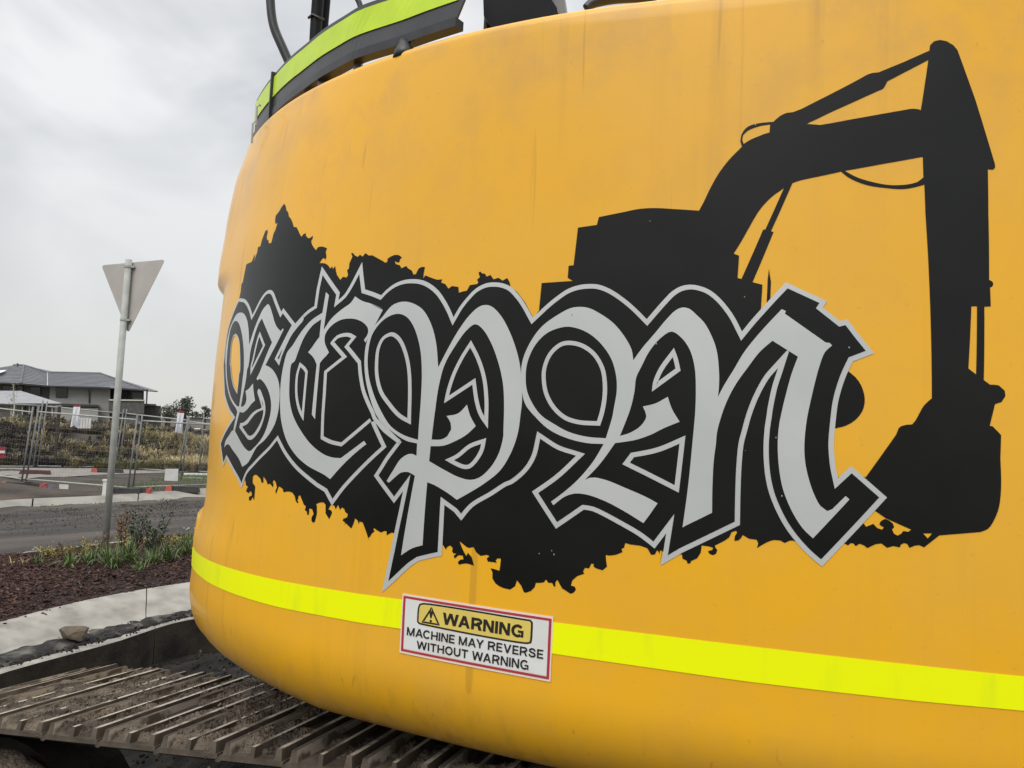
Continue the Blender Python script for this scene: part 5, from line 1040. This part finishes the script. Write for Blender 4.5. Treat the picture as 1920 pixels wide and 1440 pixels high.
for q in ((104.5,726,126,745.5),(166,732,168.7,756),(57,725,76,741),(33,722,43,738),(5,721,24,734),(213,731,224,748.5),(247,731,268,748.5)):
    dd=D-.12 if q[0]>93 and q[0]<205 else (D+.88 if q[0]<93 else D+2.35)
    wn=part('window',[(q[0],q[1]),(q[2],q[1]+.3),(q[2],q[3]+.2),(q[0],q[3])],dd,.1,M['fascia'],hs,b)
    part('pane',[(q[0]+.6,q[1]+.6),(q[2]-.6,q[1]+.9),(q[2]-.6,q[3]-.4),(q[0]+.6,q[3]-.5)],dd-.03,.02,M['glass'],wn,b)
part('planter',[(251,746),(266,746.3),(266,749),(251,748.6)],D-.7,.4,M['leafd'],hs,b)
part('lower_wing',[(269,759),(302,761),(301,835),(268,835)],D+2,7,M['brick'],hs,b)
part('parapet',[(268.5,756.5),(293,757.5),(293,760.5),(268.5,760)],D+1.7,6,M['wall'],hs,b)
part('lower_roof_band',[(115,756.5),(185,759),(185,763),(115,762)],D-2.2,3,M['fascia'],hs,b)
part('lower_wall',[(100,763),(184,765),(183,835),(98,835)],D-2,2.5,M['wall'],hs,b)
# hipped roofs as slabs of real depth
def roof(name,quads,m,parent,b):
    mb=MB()
    for q in quads:
        mb.add([atd(x,y,d)-b for x,y,d in q],[tuple(range(len(q)))])
    return mb.build(name,m,parent)
rf=roof('roof',[[(-70,714,D-1.2),(39,718.5,D-1.2),(45,685,D+5),(25,684.6,D+5),(-30,694,D+4)],
 [(39,718.5,D-1.2),(89,722.5,D-1.0),(89,698,D+4.5),(45,685,D+5)],
 [(89,722.5,D-1.),(214,726.5,D-1.),(275.5,731,D-1),(188,700,D+4.5),(89,698,D+4.5)],
 [(275.5,731,D-1),(296,733,D+1),(188,700,D+4.5)],
 [(296,733,D+1),(250,728,D+11),(188,700,D+4.6),(188,700,D+4.5)],
 [(-70,714,D+12),(250,728,D+11),(188,700,D+4.6),(89,698,D+4.6),(45,685,D+5.1),(25,684.6,D+5.1),(-30,694,D+4.1)]],M['roof'],hs,b)
# dark strips paint the shadow gaps between the tile courses
mb=MB()
def course(pa,pb,pc,pd,n):   # a-b eave, d-c ridge
    A,B_,C_,D_=[atd(*q)-b for q in (pa,pb,pc,pd)]
    for i in range(n):
        t=(i+.3)/n; p=A*(1-t)+D_*t; q=B_*(1-t)+C_*t; mb.add([p+np.array((0,-.07,.05)),q+np.array((0,-.07,.05)),q+np.array((0,-.05,.10)),p+np.array((0,-.05,.10))],[(0,1,2,3)])
course((-70,714,D-1.2),(39,718.5,D-1.2),(45,685,D+5),(-30,694,D+4),12); course((39,718.5,D-1.2),(89,722.5,D-1),(89,698,D+4.5),(45,685,D+5),12); course((89,722.5,D-1),(275.5,731,D-1),(188,700,D+4.5),(89,698,D+4.5),11)
mb.build('course_shadow_lines',M['roofd'],rf,kind='stuff')
for nm_,P in (('valley_flashing',[(88.2,722.3,D-1.15),(89.8,722.5,D-1.15),(89.6,698.5,D+4.3),(88,698,D+4.3)]),): mesh(nm_,[atd(*q)-b for q in P],[(0,1,2,3)],M['flash'],rf)
for pa,pc in (((39,718.3,D-1.25),(45,685,D+4.95)),((275.5,730.8,D-1.05),(188,699.8,D+4.45)),((45,684.8,D+4.95),(25,684.4,D+4.95)),((45,684.8,D+4.95),(89,697.8,D+4.4)),((89,697.8,D+4.4),(188,699.8,D+4.4))):
    q=MB(); q.tube([atd(*pa)-b,atd(*pc)-b],.11,5); q.build('ridge_cap',M['roof'],rf)
for P in (((-70,714.5),(39,719),(39,721.5),(-70,717)),((39.5,719),(89,723),(89,725.2),(39.5,721.5)),((89.5,723),(214,727),(275.5,731.5),(275.5,733.6),(214,729.2),(89.5,725.2)),((276,731.5),(296,733.3),(296,735),(276,733.6))):
    part('fascia',list(P),D-1.25,.3,M['fascia'],hs,b)
q=MB(); q.tube([atd(33,688,D+3)-b,atd(33,681,D+3)-b],.05,6); q.tube([atd(31,682,D+3)-b,atd(36,683,D+3)-b],.04,6); q.build('roof_vent',M['fascia'],rf)
mesh('skylight',[atd(x,y,d)-b for x,y,d in ((-8,700,D+1.0),(-8,695,D+2.6),(13,693.5,D+2.8),(4,698,D+1.6))],[(0,1,2,3)],M['flash'],rf)
# nearer single-storey wing/house
D2=66.; b2=atd(60,800,D2); h2=thing('low_house',b2,'low pale roofed house in front of the two storey house','house')
roof('roof',[[(-70,757,D2-.6),(0,756,D2-.6),(116,756.5,D2-.6),(39,732.8,D2+4),(-40,732.5,D2+4)],[(116,756.5,D2-.6),(112,755,D2+9),(39,732.8,D2+4)],[(-70,757,D2+9),(112,755,D2+9),(39,732.8,D2+4.1),(-40,732.5,D2+4.1)]],M['roofl'],h2,b2)
part('fascia',[(-70,757.2),(116,756.8),(116,759.5),(-70,759.8)],D2-.7,.2,M['fascia'],h2,b2)
part('wall',[(-60,760),(103,760),(101,835),(-60,835)],D2+.8,8,M['wall'],h2,b2)
for x in (20,41,54,69,97): part('porch_post',[(x,760),(x+1.8,760),(x+1.2,800),(x-.6,800)],D2-.3,.1,M['cream2'],h2,b2)
for x0,x1 in ((43,52),(58,68),(74,92)): part('door_opening',[(x0,763),(x1,763),(x1-1,800),(x0-1,800)],D2+.7,.1,M['glass'],h2,b2)
# small far things
D3=95.
b3=atd(385,790,D3); h3=thing('far_house',b3,'low distant grey roof just left of the excavator tail','house'); part('roof',[(352,780),(362,775),(400,777),(408,782)],D3,8,M['roof'],h3,b3); part('wall',[(354,782),(406,784),(406,800),(354,800)],D3+.5,7,M['wall'],h3,b3)
b3=atd(372,815,60); h3=thing('site_tent',b3,'pale pinkish canopy with orange lower edge beyond the weeds','tent'); part('canopy',[(357,811),(368,805),(380,804),(398,808),(400,812)],60.,3,M['cream'],h3,b3); part('valance',[(357,811.5),(400,812.5),(400,817),(358,815)],60.,3,M['orange'],h3,b3)
def ftree(px,py,D,h,wd,label,seed):
    b=atd(px,py,D); o=thing('far_tree',b,label,'tree','distant trees'); rs=np.random.default_rng(seed)
    mb=MB(); mb.tube([(0,0,-.5),(.05,0,h*.35),(0,0,h*.7)],[.18,.13,.05],7)
    for k in range(5):
        a=rs.random()*6.3; mb.tube([(0,0,h*(.3+.08*k)),(math.cos(a)*wd*.35,math.sin(a)*wd*.35,h*(.5+.09*k))],[.07,.02],5)
    mb.build('trunk',M['bark'],o)
    mb=MB(); cl=[(rs.normal(0,wd*.22),rs.normal(0,wd*.22),h*rs.uniform(.4,.95),rs.uniform(.14,.26)*wd) for _ in range(16)]
    for (cx,cy,cz,cr2) in cl:
        if cz>h*.8: cx*=.5
        for j in range(70):
            v=rs.normal(0,1,3); v/=np.linalg.norm(v); p=np.array((cx,cy,cz))+v*cr2*rs.uniform(.5,1.05)*np.array((1,1,.8)); s_=h*.035*rs.uniform(.6,1.4); A=rs.normal(0,1,3);A/=np.linalg.norm(A);Bv=np.cross(A,rs.normal(0,1,3));Bv/=np.linalg.norm(Bv); mb.add([p-A*s_,p+Bv*s_*.6,p+A*s_,p-Bv*s_*.6],[(0,1,2,3)])
    mb.build('crown',M['tree'],o)
ftree(345,800,78,2.9,2.1,'tallest distant tree, behind the white and red flag',1)
ftree(316,800,80,2.2,2.3,'rounded distant tree between the house and the tallest tree',2)
ftree(383,796,90,2.0,1.6,'small distant tree just left of the excavator tail',3)
ftree(311,798,88,2.0,1.6,'bushy distant tree at the right end of the two storey house',4)
b=atd(24,768,58); o=thing('thin_tree',b,'thin pale young tree in front of the low pale roof','tree'); mb=MB(); P=[(0,0,-1.5),(.1,0,.2),(0,0,1.0),(-.15,0,1.9)]; mb.tube(P,[.06,.05,.035,.02],6); mb.build('trunk',M['cream2'],o); mb=MB()
for k in range(130):
    t=rng.uniform(.1,1.9); p=np.array((rng.normal(-.05,.18),rng.normal(0,.15),t)); A=rng.normal(0,1,3);A/=np.linalg.norm(A);Bv=np.cross(A,(0,0,1.));mb.add([p,p+A*.09+Bv*.04,p+A*.16,p+A*.09-Bv*.04],[(0,1,2,3)])
mb.build('crown',M['olive'],o)
